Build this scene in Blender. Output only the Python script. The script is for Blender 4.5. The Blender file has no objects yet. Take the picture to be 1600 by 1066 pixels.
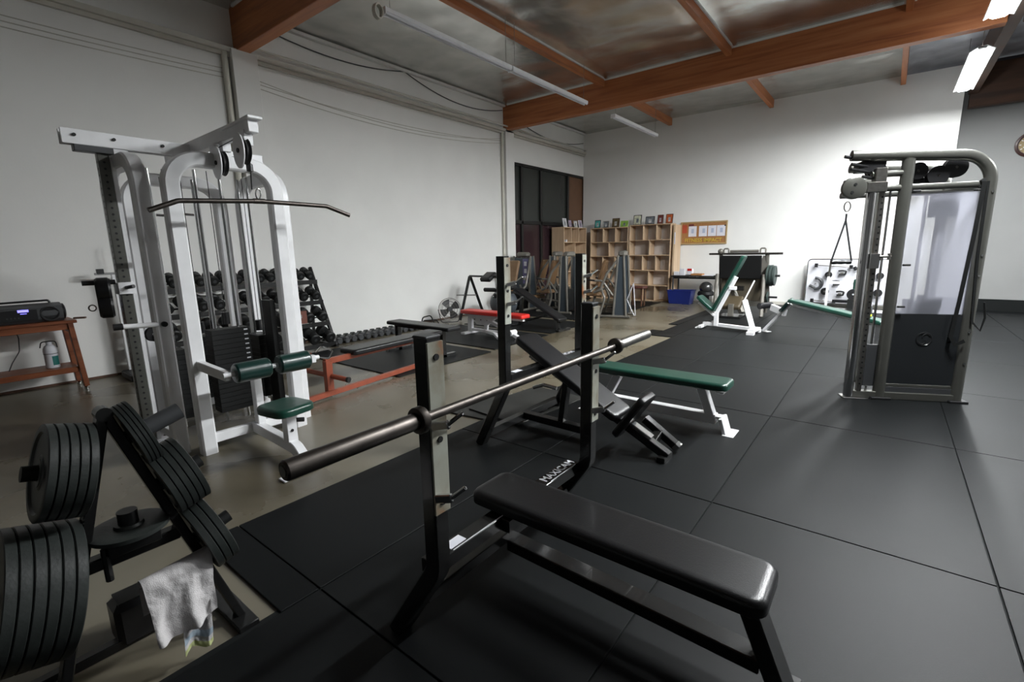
import bpy, bmesh, math, random
from mathutils import Vector, Matrix, noise
random.seed(7)
V = Vector
PI = math.pi
scene = bpy.context.scene
COL = scene.collection

# ---------------------------------------------------------------- camera, world, exposure
cam_d = bpy.data.cameras.new('camera'); cam = bpy.data.objects.new('camera', cam_d); COL.objects.link(cam)
cam_d.lens = 741.2 / 1600 * 36; cam_d.sensor_width = 36; cam_d.clip_start = 0.02; cam_d.clip_end = 100
def cam_axes(y, p, r):
    cy, sy, cp, sp = math.cos(y), math.sin(y), math.cos(p), math.sin(p)
    f = V((-sy*cp, cy*cp, -sp)); a = V((cy, sy, 0)); u = a.cross(f)
    cr, sr = math.cos(r), math.sin(r)
    return cr*a + sr*u, -sr*a + cr*u, f
A_, B_, C_ = cam_axes(.66613, .19047, -.01897)
M4 = Matrix(((A_.x, B_.x, -C_.x, 0), (A_.y, B_.y, -C_.y, 0), (A_.z, B_.z, -C_.z, 1.53), (0, 0, 0, 1)))
cam.matrix_world = M4
scene.camera = cam
scene.view_settings.view_transform = 'Standard'; scene.view_settings.look = 'None'
scene.view_settings.gamma = 1; scene.view_settings.use_curve_mapping = False
scene.view_settings.exposure = 0.14
LAMP = 560.0          # radiance of the fluorescent tubes
w = bpy.data.worlds.new('world'); scene.world = w; w.use_nodes = True
w.node_tree.nodes['Background'].inputs[0].default_value = (.55, .6, .7, 1)
w.node_tree.nodes['Background'].inputs[1].default_value = .05

# ---------------------------------------------------------------- materials
def _n(t, k, **kw):
    n = t.nodes.new(k)
    for a, b in kw.items(): setattr(n, a, b)
    return n
def mat(name, col, rough=.5, metal=0., var=.06, scale=6., bump=0., bscale=250., coat=0., spec=None, stretch=None, trans=0., emit=None, es=0., alpha=1.):
    m = bpy.data.materials.new(name); m.use_nodes = True; t = m.node_tree; b = t.nodes['Principled BSDF']
    tc = _n(t, 'ShaderNodeTexCoord'); mp = _n(t, 'ShaderNodeMapping')
    if stretch: mp.inputs['Scale'].default_value = stretch
    t.links.new(tc.outputs['Object'], mp.inputs[0])
    nz = _n(t, 'ShaderNodeTexNoise'); nz.inputs['Scale'].default_value = scale; nz.inputs['Detail'].default_value = 5
    t.links.new(mp.outputs[0], nz.inputs['Vector'])
    rp = _n(t, 'ShaderNodeValToRGB')
    rp.color_ramp.elements[0].position = .3; rp.color_ramp.elements[1].position = .7
    rp.color_ramp.elements[0].color = [c*(1-var) for c in col[:3]] + [1]
    rp.color_ramp.elements[1].color = [min(1, c*(1+var)) for c in col[:3]] + [1]
    t.links.new(nz.outputs['Fac'], rp.inputs[0]); t.links.new(rp.outputs[0], b.inputs['Base Color'])
    b.inputs['Roughness'].default_value = rough; b.inputs['Metallic'].default_value = metal
    b.inputs['Coat Weight'].default_value = coat
    if spec is not None: b.inputs['Specular IOR Level'].default_value = spec
    b.inputs['Transmission Weight'].default_value = trans
    b.inputs['Alpha'].default_value = alpha
    if emit: b.inputs['Emission Color'].default_value = (*emit, 1); b.inputs['Emission Strength'].default_value = es
    if bump:
        n2 = _n(t, 'ShaderNodeTexNoise'); n2.inputs['Scale'].default_value = bscale; n2.inputs['Detail'].default_value = 3
        t.links.new(mp.outputs[0], n2.inputs['Vector'])
        bp = _n(t, 'ShaderNodeBump'); bp.inputs['Strength'].default_value = bump; bp.inputs['Distance'].default_value = .01
        t.links.new(n2.outputs['Fac'], bp.inputs['Height']); t.links.new(bp.outputs[0], b.inputs['Normal'])
    return m
def patchy(name, stops, scale, rough=(.2, .4), stretch=None, bump=.05, bscale=60, detail=9, dist=.6):
    """several colours mixed by noise (concrete, wood, rust)"""
    m = bpy.data.materials.new(name); m.use_nodes = True; t = m.node_tree; b = t.nodes['Principled BSDF']
    tc = _n(t, 'ShaderNodeTexCoord'); mp = _n(t, 'ShaderNodeMapping')
    if stretch: mp.inputs['Scale'].default_value = stretch
    t.links.new(tc.outputs['Object'], mp.inputs[0])
    nz = _n(t, 'ShaderNodeTexNoise'); nz.inputs['Scale'].default_value = scale; nz.inputs['Detail'].default_value = detail; nz.inputs['Distortion'].default_value = dist
    t.links.new(mp.outputs[0], nz.inputs['Vector'])
    rp = _n(t, 'ShaderNodeValToRGB'); e = rp.color_ramp.elements
    while len(e) < len(stops): e.new(.5)
    for i, (p, c) in enumerate(stops): e[i].position = p; e[i].color = (*c, 1)
    t.links.new(nz.outputs['Fac'], rp.inputs[0]); t.links.new(rp.outputs[0], b.inputs['Base Color'])
    mr = _n(t, 'ShaderNodeMapRange'); mr.inputs['From Min'].default_value = .3; mr.inputs['From Max'].default_value = .7
    mr.inputs['To Min'].default_value = rough[0]; mr.inputs['To Max'].default_value = rough[1]
    n2 = _n(t, 'ShaderNodeTexNoise'); n2.inputs['Scale'].default_value = bscale; n2.inputs['Detail'].default_value = 4
    t.links.new(mp.outputs[0], n2.inputs['Vector'])
    t.links.new(nz.outputs['Fac'], mr.inputs[0]); t.links.new(mr.outputs[0], b.inputs['Roughness'])
    bp = _n(t, 'ShaderNodeBump'); bp.inputs['Strength'].default_value = bump; bp.inputs['Distance'].default_value = .01
    t.links.new(n2.outputs['Fac'], bp.inputs['Height']); t.links.new(bp.outputs[0], b.inputs['Normal'])
    return m
MT = {}
MT['wall'] = mat('painted_wall', (.82, .815, .79), .75, var=.03, scale=1.2, bump=.06, bscale=40)
MT['wall_dim'] = mat('painted_wall_dimmed', (.24, .24, .237), .75, var=.04, scale=1.2, bump=.06, bscale=40)  # wall colour darkened to stand in for the weaker light on the recess
MT['trim_paint'] = mat('ledge_paint', (.56, .54, .48), .6, var=.08, scale=4)
MT['pilaster_shade'] = mat('pilaster_shade', (.66, .64, .56), .6)  # tone of the pilasters' shaded sides
MT['concrete'] = patchy('sealed_concrete', [(.28, (.066, .053, .031)), (.46, (.120, .103, .070)), (.58, (.160, .142, .104)), (.76, (.20, .184, .146))], .8, (.22, .36), bump=0, bscale=18, detail=7, dist=.25)
MT['mat'] = mat('black_rubber', (.0062, .0070, .0074), .5, var=.18, scale=1.3, bump=.12, bscale=420, spec=.13)
MT['mat2'] = mat('dusty_black_rubber', (.030, .030, .028), .5, var=.22, scale=3, bump=.0, bscale=420, spec=.12)
MT['wood_beam'] = patchy('orange_glulam', [(.3, (.27, .080, .026)), (.5, (.42, .140, .046)), (.75, (.52, .21, .08))], 2.2, (.45, .6), stretch=(.35, 4, 6), bump=.1, bscale=12)
MT['wood_joist'] = patchy('orange_joist', [(.3, (.30, .092, .030)), (.5, (.46, .155, .052)), (.75, (.56, .23, .09))], 2.2, (.45, .6), stretch=(5, .35, 5), bump=.1, bscale=12)
MT['wood_dark'] = patchy('dark_girder', [(.3, (.055, .026, .015)), (.7, (.11, .052, .028))], 2, (.5, .6), stretch=(.4, 4, 4))
MT['foil'] = mat('foil_insulation', (.66, .66, .63), .27, metal=.9, var=.15, scale=2.2, bump=.5, bscale=5)
MT['foil_dark'] = mat('foil_shaded', (.32, .33, .36), .38, metal=.85, var=.3, scale=2.2, bump=.5, bscale=5)  # foil with the dim bluish light of the right bay put into its colour
MT['batten'] = mat('pale_tape', (.72, .72, .70), .5)
MT['white_metal'] = mat('white_powdercoat', (.80, .80, .81), .32, var=.04, scale=9, coat=.15)
MT['black_metal'] = mat('black_powdercoat', (.010, .010, .010), .25, var=.2, scale=14, coat=.2)
MT['black_satin'] = mat('black_satin', (.010, .0105, .0105), .5, var=.2, spec=.3)
MT['black_vinyl'] = mat('black_vinyl', (.008, .008, .009), .34, var=.15, bump=.12, bscale=260, coat=.05, spec=.35)
MT['green_vinyl'] = mat('green_vinyl', (.007, .046, .031), .32, var=.15, bump=.1, bscale=260, coat=.1)
MT['dgreen_vinyl'] = mat('dark_green_vinyl', (.005, .028, .023), .30, var=.15, bump=.1, bscale=260, coat=.15)
MT['red_vinyl'] = mat('red_vinyl', (.55, .016, .010), .35, var=.1, bump=.1, bscale=260)
MT['brown_vinyl'] = mat('tan_brown_vinyl', (.20, .115, .055), .5, var=.15)
MT['matt_black'] = mat('matt_black', (.008, .009, .009), .9, spec=.15)
MT['chrome'] = mat('chrome', (.62, .62, .62), .16, metal=1, var=.04)
MT['steel'] = mat('worn_steel', (.30, .29, .27), .34, metal=1, var=.2, scale=20)
MT['dull_steel'] = mat('oiled_dark_steel', (.085, .075, .068), .42, metal=1, var=.25, scale=18)
MT['plate_steel'] = patchy('scuffed_hook_plate', [(.30, (.26, .10, .04)), (.37, (.20, .17, .12)), (.48, (.30, .30, .25)), (.75, (.38, .40, .36))], 5, (.35, .5), stretch=(1, 1, .8))
MT['rust'] = patchy('rust_wear', [(.35, (.26, .16, .08)), (.65, (.38, .12, .035))], 20, (.6, .7))
MT['plate_iron'] = mat('grey_iron_plate', (.020, .0235, .022), .42, var=.22, scale=10, bump=.08, bscale=90)
MT['plate_face'] = mat('plate_hub_face', (.075, .08, .078), .45, var=.3, scale=8)
MT['gunmetal'] = mat('gunmetal_paint', (.125, .125, .112), .30, metal=.55, var=.06)
MT['grey_tube'] = mat('grey_tube_paint', (.165, .155, .135), .4, metal=.3, var=.1)
MT['frost'] = mat('frosted_panel', (.40, .41, .47), .28, var=.05, scale=1.5, alpha=.80)
def frosted(name, col, clear):
    m = bpy.data.materials.new(name); m.use_nodes = True; t = m.node_tree; t.nodes.remove(t.nodes['Principled BSDF']); out = t.nodes['Material Output']
    tr = _n(t, 'ShaderNodeBsdfTranslucent'); df = _n(t, 'ShaderNodeBsdfDiffuse'); tp = _n(t, 'ShaderNodeBsdfTransparent'); gl = _n(t, 'ShaderNodeBsdfGlossy')
    tr.inputs[0].default_value = (*col, 1); df.inputs[0].default_value = (*[c*.8 for c in col], 1); gl.inputs['Roughness'].default_value = .25
    m1 = _n(t, 'ShaderNodeMixShader'); m2 = _n(t, 'ShaderNodeMixShader'); m3 = _n(t, 'ShaderNodeMixShader')
    m1.inputs[0].default_value = .45; m2.inputs[0].default_value = clear; m3.inputs[0].default_value = .05
    for a, b, c in ((m1, tr, df), (m2, m1, tp), (m3, m2, gl)): t.links.new(b.outputs[0], c_in(a, 1)); t.links.new(c.outputs[0], c_in(a, 2))
    t.links.new(m3.outputs[0], out.inputs[0]); return m
def c_in(n, i): return n.inputs[i]
MT['frost'] = frosted('frosted_panel', (.46, .465, .53), .45)
MT['smoke'] = mat('smoked_panel', (.02, .022, .024), .2, var=.05, alpha=.93)
MT['oak'] = patchy('light_birch', [(.3, (.50, .35, .22)), (.7, (.66, .49, .33))], 2, (.45, .55), stretch=(6, 6, .6))
MT['oak_back'] = mat('pale_shelf_back', (.62, .58, .56), .6, var=.06)
MT['table_wood'] = patchy('red_brown_wood', [(.3, (.12, .030, .010)), (.7, (.25, .075, .024))], 3, (.35, .5), stretch=(4, .6, 4))
MT['orange_frame'] = mat('orange_red_paint', (.27, .060, .028), .4, var=.15, scale=10)
MT['white_plastic'] = mat('white_plastic', (.70, .70, .74), .4)
MT['black_plastic'] = mat('black_plastic', (.012, .012, .013), .35)
MT['grey_plastic'] = mat('dark_grey_plastic', (.045, .047, .05), .4)
MT['blue_plastic'] = mat('blue_plastic', (.010, .022, .17), .4)
MT['teal_print'] = mat('teal_print', (.01, .16, .14), .5)
MT['paper'] = mat('paper', (.72, .72, .78), .7, var=.04)
MT['cork'] = mat('cork', (.36, .17, .06), .8, var=.15, scale=40)
MT['cork_frame'] = mat('tan_frame', (.42, .30, .14), .6)
MT['gold_print'] = mat('yellow_letters', (.60, .42, .05), .6)
MT['glass_dark'] = mat('dark_window_glass', (.030, .034, .030), .08, var=.15, scale=.8, spec=.5)
MT['glass_plum'] = mat('plum_lower_glass', (.040, .022, .026), .12, var=.15, scale=.8)
MT['brown_panel'] = mat('brown_window_panel', (.15, .075, .040), .5, var=.08)
MT['win_frame'] = mat('dark_bronze_frame', (.010, .010, .009), .4)
MT['towel'] = mat('grey_white_terry', (.52, .50, .50), .95, var=.12, scale=9, bump=.25, bscale=260)
MT['lamp_on'] = mat('lit_tube', (.9, .95, 1), .3, emit=(.93, .96, .97), es=LAMP)
MT['lamp_dimmed'] = mat('lit_tube_dimmed', (.9, .95, 1), .3, emit=(.93, .96, .97), es=LAMP*.5)  # radiance lowered to soften the hot spot on the back wall
MT['lcd'] = mat('blue_display', (.05, .05, .3), .3, emit=(.22, .20, 1), es=2.2)
MT['pic'] = {}
for k, c in dict(pale=(.5, .5, .5), teal=(.10, .42, .38), sepia=(.12, .09, .04), lime=(.28, .50, .08), grey=(.18, .2, .22), maroon=(.16, .035, .03), orange=(.45, .10, .03), lilac=(.40, .30, .42), cream=(.55, .56, .42), white=(.6, .6, .6)).items():
    MT['pic'][k] = mat('print_'+k, c, .35, var=.5, scale=14)

# ---------------------------------------------------------------- object helpers
W = {}
def thing(name, label, cat, loc=(0, 0, 0), rz=0., group=None):
    o = bpy.data.objects.new(name, None); COL.objects.link(o); o.empty_display_size = .1
    o.location = loc; o.rotation_euler = (0, 0, rz); o['label'] = label; o['category'] = cat
    if group: o['group'] = group
    W[o.name] = Matrix.Translation(loc) @ Matrix.Rotation(rz, 4, 'Z')
    return o
def tag(o, label=None, cat=None, group=None, kind=None):
    for k, v in (('label', label), ('category', cat), ('group', group), ('kind', kind)):
        if v: o[k] = v
    return o
def copy_tree(o, parent=None):
    c = o.copy(); COL.objects.link(c)
    if parent is not None: c.parent = parent
    for ch in list(o.children): copy_tree(ch, c)
    return c
def rot_to(d, up=(0, 0, 1)):
    z = V(d).normalized(); u = V(up)
    if abs(z.dot(u)) > .999: u = V((0, 1, 0))
    x = u.cross(z).normalized(); y = z.cross(x)
    return Matrix((x, y, z)).transposed().to_4x4()
class MB:
    def __init__(s, M=None): s.b = bmesh.new(); s.M = M or Matrix()
    def _v(s, p): return s.b.verts.new(s.M @ V(p))
    def ring_skin(s, rings, caps=True, closed=False):
        R = [[s._v(p) for p in r] for r in rings]; n = len(R[0])
        for i in range(len(R) - (0 if closed else 1)):
            a, c = R[i], R[(i+1) % len(R)]
            for j in range(n):
                try: s.b.faces.new((a[j], a[(j+1) % n], c[(j+1) % n], c[j]))
                except ValueError: pass
        if caps and not closed:
            s.b.faces.new(R[0][::-1]); s.b.faces.new(R[-1])
        return s
    def box(s, c, d, rot=None, bev=.003):
        x, y, z = d[0]/2, d[1]/2, d[2]/2; r = rot or Matrix()
        if bev and min(x, y, z) > bev*1.6:
            rings = []
            e = bev
            def rect(a, b_, k): return [(-a+k, -b_), (a-k, -b_), (a, -b_+k), (a, b_-k), (a-k, b_), (-a+k, b_), (-a, b_-k), (-a, -b_+k)]
            for zz, ins in ((-z, e), (-z+e, 0), (z-e, 0), (z, e)):
                rings.append([V(c) + (r @ V((px, py, zz))) for px, py in rect(x-ins, y-ins, e)])
            return s.ring_skin(rings)
        rings = [[V(c) + (r @ V((px, py, zz))) for px, py in ((-x, -y), (x, -y), (x, y), (-x, y))] for zz in (-z, z)]
        return s.ring_skin(rings)
    def bar(s, p0, p1, w, h, up=(0, 0, 1), bev=.004):
        """rectangular tube p0->p1, h measured along up, w across"""
        p0, p1 = V(p0), V(p1); d = p1-p0
        R = rot_to(d, up)      # local x = across, y ~ up, z = along
        return s.box((p0+p1)/2, (w, h, d.length), R, bev)
    def sweep(s, pts, prof, up=(0, 0, 1), closed=False, caps=True):
        pts = [V(p) for p in pts]; n = len(pts); rings = []
        x = None
        for i, p in enumerate(pts):
            a = pts[i-1] if (i > 0 or closed) else p
            c = pts[(i+1) % n] if (i < n-1 or closed) else p
            t = ((c-p).normalized() + (p-a).normalized()) if (c-p).length and (p-a).length else (c-a)
            t.normalize()
            if x is None:
                u = V(up)
                if abs(u.dot(t)) > .99: u = V((1, 0, 0)) if abs(t.x) < .9 else V((0, 1, 0))
                x = u.cross(t).normalized()
            else:
                x = (x - t*x.dot(t)).normalized()
            y = t.cross(x)
            k = 1.
            if 0 < i < n-1 and not closed:
                ang = (c-p).angle(p-a); k = 1/max(.5, math.cos(ang/2))
            rings.append([p + x*q[0]*1 + y*q[1] for q in prof])
        return s.ring_skin(rings, caps, closed)
    def tube(s, pts, r, seg=12, rad=0, closed=False, n=6, up=(0, 0, 1)):
        if rad: pts = fillet(pts, rad, n)
        return s.sweep(pts, [(r*math.cos(2*PI*i/seg), r*math.sin(2*PI*i/seg)) for i in range(seg)], up, closed)
    def rtube(s, pts, w, h, rad=0, up=(0, 0, 1), n=6, e=.006):
        if rad: pts = fillet(pts, rad, n)
        x, y = w/2, h/2
        return s.sweep(pts, [(-x+e, -y), (x-e, -y), (x, -y+e), (x, y-e), (x-e, y), (-x+e, y), (-x, y-e), (-x, -y+e)], up)
    def cyl(s, p0, p1, r, r1=None, seg=20, bev=0.):
        p0, p1 = V(p0), V(p1); r1 = r if r1 is None else r1; R = rot_to(p1-p0); L = (p1-p0).length
        st = [(r, 0), (r1, L)] if not bev else [(r-bev, 0), (r, bev), (r1, L-bev), (r1-bev, L)]
        return s.ring_skin([[p0 + (R @ V((q*math.cos(2*PI*i/seg), q*math.sin(2*PI*i/seg), z))) for i in range(seg)] for q, z in st])
    def lathe(s, prof, base=(0, 0, 0), d=(0, 0, 1), seg=24, up=(0, 0, 1), closed=False, caps=True):
        R = rot_to(d, up); base = V(base)
        return s.ring_skin([[base + (R @ V((q*math.cos(2*PI*i/seg), q*math.sin(2*PI*i/seg), z))) for i in range(seg)] for q, z in prof], caps, closed)
    def prism(s, poly, off):
        off = V(off); return s.ring_skin([[V(p) for p in poly], [V(p)+off for p in poly]])
    def pad(s, c, L, Wd, T, R=None, rc=.05, e=None, n=5):
        """upholstered slab, rounded corners and soft edge; local x=length y=width z=thickness, c = centre"""
        R = R or Matrix(); c = V(c); e = e or T*.38; rings = []
        def outline(ins):
            o = []; x, y = L/2-ins, Wd/2-ins; k = max(.004, rc-ins)
            for sx, sy, a0 in ((1, -1, -PI/2), (1, 1, 0), (-1, 1, PI/2), (-1, -1, PI)):
                for j in range(n+1):
                    a = a0 + j*PI/2/n; o.append((sx*(x-k) + k*math.cos(a), sy*(y-k) + k*math.sin(a)))
            return o
        for zz, ins in ((-T/2, e*.5), (-T/2+e*.4, 0), (T/2-e, 0), (T/2-e*.62, e*.08), (T/2-e*.25, e*.38), (T/2-e*.05, e*.85), (T/2, e*1.5), (T/2, e*1.7)):
            rings.append([c + (R @ V((px, py, zz))) for px, py in outline(ins)])
        return s.ring_skin(rings)
    def sphere(s, c, r, sc=(1, 1, 1), seg=16, rg=10):
        pr = [(max(1e-4, math.sin(PI*i/rg))*r, -math.cos(PI*i/rg)*r) for i in range(rg+1)]
        c = V(c)
        return s.ring_skin([[c + V((q*math.cos(2*PI*i/seg)*sc[0], q*math.sin(2*PI*i/seg)*sc[1], z*sc[2])) for i in range(seg)] for q, z in pr])
    def grid(s, f, nu, nv):
        P = [[s._v(f(i/nu, j/nv)) for j in range(nv+1)] for i in range(nu+1)]
        for i in range(nu):
            for j in range(nv): s.b.faces.new((P[i][j], P[i+1][j], P[i+1][j+1], P[i][j+1]))
        return s
    def build(s, name, m, parent=None, angle=30, local=False):
        me = bpy.data.meshes.new(name)
        if parent is not None and not local: s.b.transform(W.get(parent.name, Matrix()).inverted())
        bmesh.ops.recalc_face_normals(s.b, faces=s.b.faces)
        s.b.to_mesh(me); s.b.free()
        me.materials.append(m if not isinstance(m, str) else MT[m])
        me.polygons.foreach_set('use_smooth', [True]*len(me.polygons)); me.set_sharp_from_angle(angle=math.radians(angle))
        o = bpy.data.objects.new(name, me); COL.objects.link(o)
        if parent is not None:
            o.parent = parent; W[o.name] = W.get(parent.name, Matrix())
        else: W[o.name] = Matrix()
        return o
def fillet(pts, rad, n=6):
    pts = [V(p) for p in pts]; out = [pts[0]]
    for i in range(1, len(pts)-1):
        a, p, c = pts[i-1], pts[i], pts[i+1]
        u = (a-p).normalized(); v = (c-p).normalized(); ang = u.angle(v)
        if ang > PI-.02: out.append(p); continue
        t = min(rad/math.tan(ang/2), (a-p).length*.49, (c-p).length*.49); r = t*math.tan(ang/2)
        ctr = p + (u+v).normalized()*(r/math.sin(ang/2)); s0 = p+u*t-ctr; s1 = p+v*t-ctr; tot = s0.angle(s1)
        for j in range(n+1):
            k = j/n; out.append(ctr + (s0*math.sin((1-k)*tot) + s1*math.sin(k*tot))/math.sin(tot))
    out.append(pts[-1]); return out
def arc(c, r, a0, a1, n, ax, ay):
    c, ax, ay = V(c), V(ax), V(ay)
    return [c + ax*r*math.cos(a0+(a1-a0)*i/n) + ay*r*math.sin(a0+(a1-a0)*i/n) for i in range(n+1)]
def text(name, body, size, M, m, parent, extrude=.0006, bold=False):
    cu = bpy.data.curves.new(name, 'FONT'); cu.body = body; cu.size = size; cu.extrude = extrude
    cu.align_x = 'CENTER'; cu.align_y = 'CENTER'; cu.resolution_u = 3
    if bold: cu.offset = size*.02
    t = bpy.data.objects.new(name, cu); me = bpy.data.meshes.new_from_object(t)
    bpy.data.objects.remove(t)
    me.transform(W.get(parent.name, Matrix()).inverted() @ M); me.materials.append(MT[m] if isinstance(m, str) else m)
    o = bpy.data.objects.new(name, me); COL.objects.link(o); o.parent = parent; W[o.name] = W.get(parent.name, Matrix())
    return o
def axes(o, x, y):   # matrix: text baseline along x, letters up along y
    x = V(x).normalized(); y = V(y).normalized(); z = x.cross(y); m = Matrix((x, y, z)).transposed().to_4x4(); m.translation = V(o); return m
RZ = lambda a: Matrix.Rotation(a, 4, 'Z')

# ================================================================ ROOM
XL, YB, ZC = -7.85, 13.8, 5.05
floor = MB().box((-0.9, 5.4, -.05), (14.2, 19.2, .1), bev=0).build('floor', 'concrete'); tag(floor, kind='structure')
XE = .88          # right end of the back wall
wl = MB()
wl.box((XL-.1, (-4.2+10.16)/2, ZC/2), (.2, 14.36, ZC), bev=0)
wl.box((XL-.1, (13.9+15)/2, ZC/2), (.2, 1.1, ZC), bev=0)
wl.box((XL-.1, 12.03, (3.75+ZC)/2), (.2, 3.74, ZC-3.75), bev=0)
tag(wl.build('wall_left', 'wall'), kind='structure')
tag(MB().box(((XL+XE)/2, YB+.1, ZC/2), (XE-XL, .2, ZC), bev=0).build('wall_back', 'wall'), kind='structure')
tag(MB().box((3.5, 14.75, ZC/2), (5.6, .3, ZC), bev=0).build('wall_recess', 'wall_dim'), kind='structure')
tag(MB().box((XE-.06, 14.35, ZC/2), (.12, .7, ZC), bev=0).build('wall_return', 'wall'), kind='structure')
tag(MB().box((6.2, 5.2, ZC/2), (.2, 19.2, ZC), bev=0).build('wall_right', 'wall_dim'), kind='structure')
tag(MB().box((-.9, -4.1, ZC/2), (14.2, .2, ZC), bev=0).build('wall_front', 'wall_dim'), kind='structure')
tag(MB().box((3.5, 14.58, .135), (5.3, .03, .27)).build('baseboard_recess', 'matt_black'), kind='structure')
tag(MB().box((XL+.008, 2.9, .015), (.012, 14., .03)).build('baseboard_left', MT['wood_dark']), kind='structure')
tag(MB().box((-1.6, YB-.012, .045), (4.9, .02, .09)).build('baseboard_back', MT['trim_paint']), kind='structure')

# ceiling: deck, foil sheets between the joists, beams
ceil = MB().box((-.9, 5.4, ZC+.22), (14.2, 19.2, .1), bev=0).build('ceiling', 'wood_dark'); tag(ceil, kind='structure')
beamsY = [3.62, 9.88]; jx = [-7.60, -5.12, -2.62, -.12, 2.4, 4.9]
def beam(y, x0, x1, m='wood_beam', z0=4.44, z1=5.06, th=.18):
    MB().box(((x0+x1)/2, y, (z0+z1)/2), (x1-x0, th, z1-z0), bev=.006).build('roof_beam', m, ceil)
beam(-2.6, XL, 6.1); beam(beamsY[0], XL, 6.1); beam(beamsY[1], XL, .95); beam(beamsY[1], 1.12, 6.1, 'wood_dark'); beam(14.35, 1.0, 6.1, 'wood_dark', 4.26)
MB().box((1.035, 9.4, 4.78), (.15, 9.6, .56), bev=.006).build('girder', 'wood_dark', ceil)
bays = [(-4.0, -2.69), (-2.51, 3.53), (3.71, 9.79), (9.97, 13.8)]
for y0, y1 in bays:
    for x in jx[1:]:
        yy1 = y1 if x < 1 else (14.26 if y1 > 13 else y1)
        z0 = 4.87 if y1 < 13 else 4.82
        MB().box((x, (y0+yy1)/2, (z0+5.07)/2), (.09 if x > -7 else .07, yy1-y0, 5.07-z0), bev=.004).build('joist', 'wood_joist', ceil)
def foil(x0, x1, y0, y1, seed, m='foil'):
    def f(u, v):
        x = x0+(x1-x0)*u; y = y0+(y1-y0)*v
        e = min(u, 1-u)*(x1-x0); e2 = min(v, 1-v)*(y1-y0)
        k = min(1, e/.25)*min(1, e2/.2)
        z = 5.05 - k*(.015 + .03*noise.noise((x*1.1+seed, y*2.6, seed)) + .014*noise.noise((x*2.3, y*8, seed*2)) + .012*abs(noise.noise((x*5, y*3.3, seed))))
        if e < .001 or e2 < .001: z = 5.0
        return (x, y, z)
    MB().grid(f, 22, 44).build('foil_sheet', m, ceil, angle=180)
for bi, (y0, y1) in enumerate(bays):
    for i in range(6):
        if i == 0: continue
        x0 = (XL if i == 1 else jx[i-1]+.045); x1 = jx[i]-.045
        yy1 = 14.26 if (x0 > 1 and bi == 3) else y1
        foil(x0, x1, y0, yy1, bi*7.3+i*3.1, 'foil' if x1 < 0 else 'foil_dark')
    foil(jx[-1]+.045, 6.1, y0, y1, bi*2.2+50, 'foil_dark')
for y0, y1 in bays[1:3]:          # pale tape along the joists and beams
    for x in jx[1:4]:
        for s in (-1, 1):
            MB().box((x+s*.062, (y0+y1)/2, 5.005), (.03, y1-y0, .035)).build('edge_batten', 'batten', ceil)
    MB().box((-3.9, y0+.02, 5.0), (7.6, .03, .04)).build('edge_batten', 'batten', ceil)
    MB().box((-3.9, y1-.02, 5.0), (7.6, .03, .04)).build('edge_batten', 'batten', ceil)
MB().box((XL+.05, 8.7, 4.99), (.08, 10.2, .05)).build('edge_batten', 'batten', ceil)

# pilasters, their added shade strips and the ledge on the left wall
tag(MB().box((XL+.07, 3.62, 2.22), (.14, .36, 4.44)).build('trim_1', 'wall'), kind='structure')
tag(MB().box((XL+.05, 9.93, 2.22), (.10, .34, 4.44)).build('trim_2', 'wall'), kind='structure')
tag(MB().cyl((XL+.045, 3.37, 0), (XL+.045, 3.37, 4.43), .04).build('trim_3', 'pilaster_shade'), kind='structure')  # added round strip, coloured as the pilaster's shaded side
tag(MB().cyl((XL+.04, 9.69, 0), (XL+.04, 9.69, 4.40), .035).build('trim_4', 'pilaster_shade'), kind='structure')  # same added shade strip at the second pilaster
lg = MB(); lg.box((XL+.05, 5., 4.43), (.10, 18., .07)); lg.box((XL+.03, 5., 4.37), (.05, 18., .05))
tag(lg.build('trim_5', 'trim_paint'), kind='structure')

# rubber tiles covering the gym floor (pieces of the floor)
cols = [(-3.13, -2.775), (-2.765, -1.912), (-1.902, -.69), (-.682, .534), (.542, 1.756), (1.764, 2.98), (2.988, 4.2), (4.208, 6.05)]
def tile(x0, x1, y0, y1, m='mat'):
    MB().box(((x0+x1)/2, (y0+y1)/2, .0065+random.random()*.0012), (x1-x0, y1-y0, .013), bev=.0015).build('rubber_tile', m, floor)
for ci, (x0, x1) in enumerate(cols):
    y = 2.79-1.83*4
    while y < 14.3:
        a, c = y+.004, y+1.826
        a = max(a, -3.95); c = min(c, 13.76 if x1 < 1 else 14.55)
        if ci == 0: a = max(a, 7.95)
        if ci == 1: a = max(a, .78)
        if c-a > .1: tile(x0, x1, a, c)
        y += 1.83
MB().box((2.05, 4.85, .0025), (7.98, 17.7, .005), bev=0).build('seam_dark_sheet', 'matt_black', floor)  # added black sheet that darkens the gaps between tiles
tile(-3.34, -3.14, 8.0, 8.5); tile(-3.32, -3.14, 9.3, 13.0)

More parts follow.
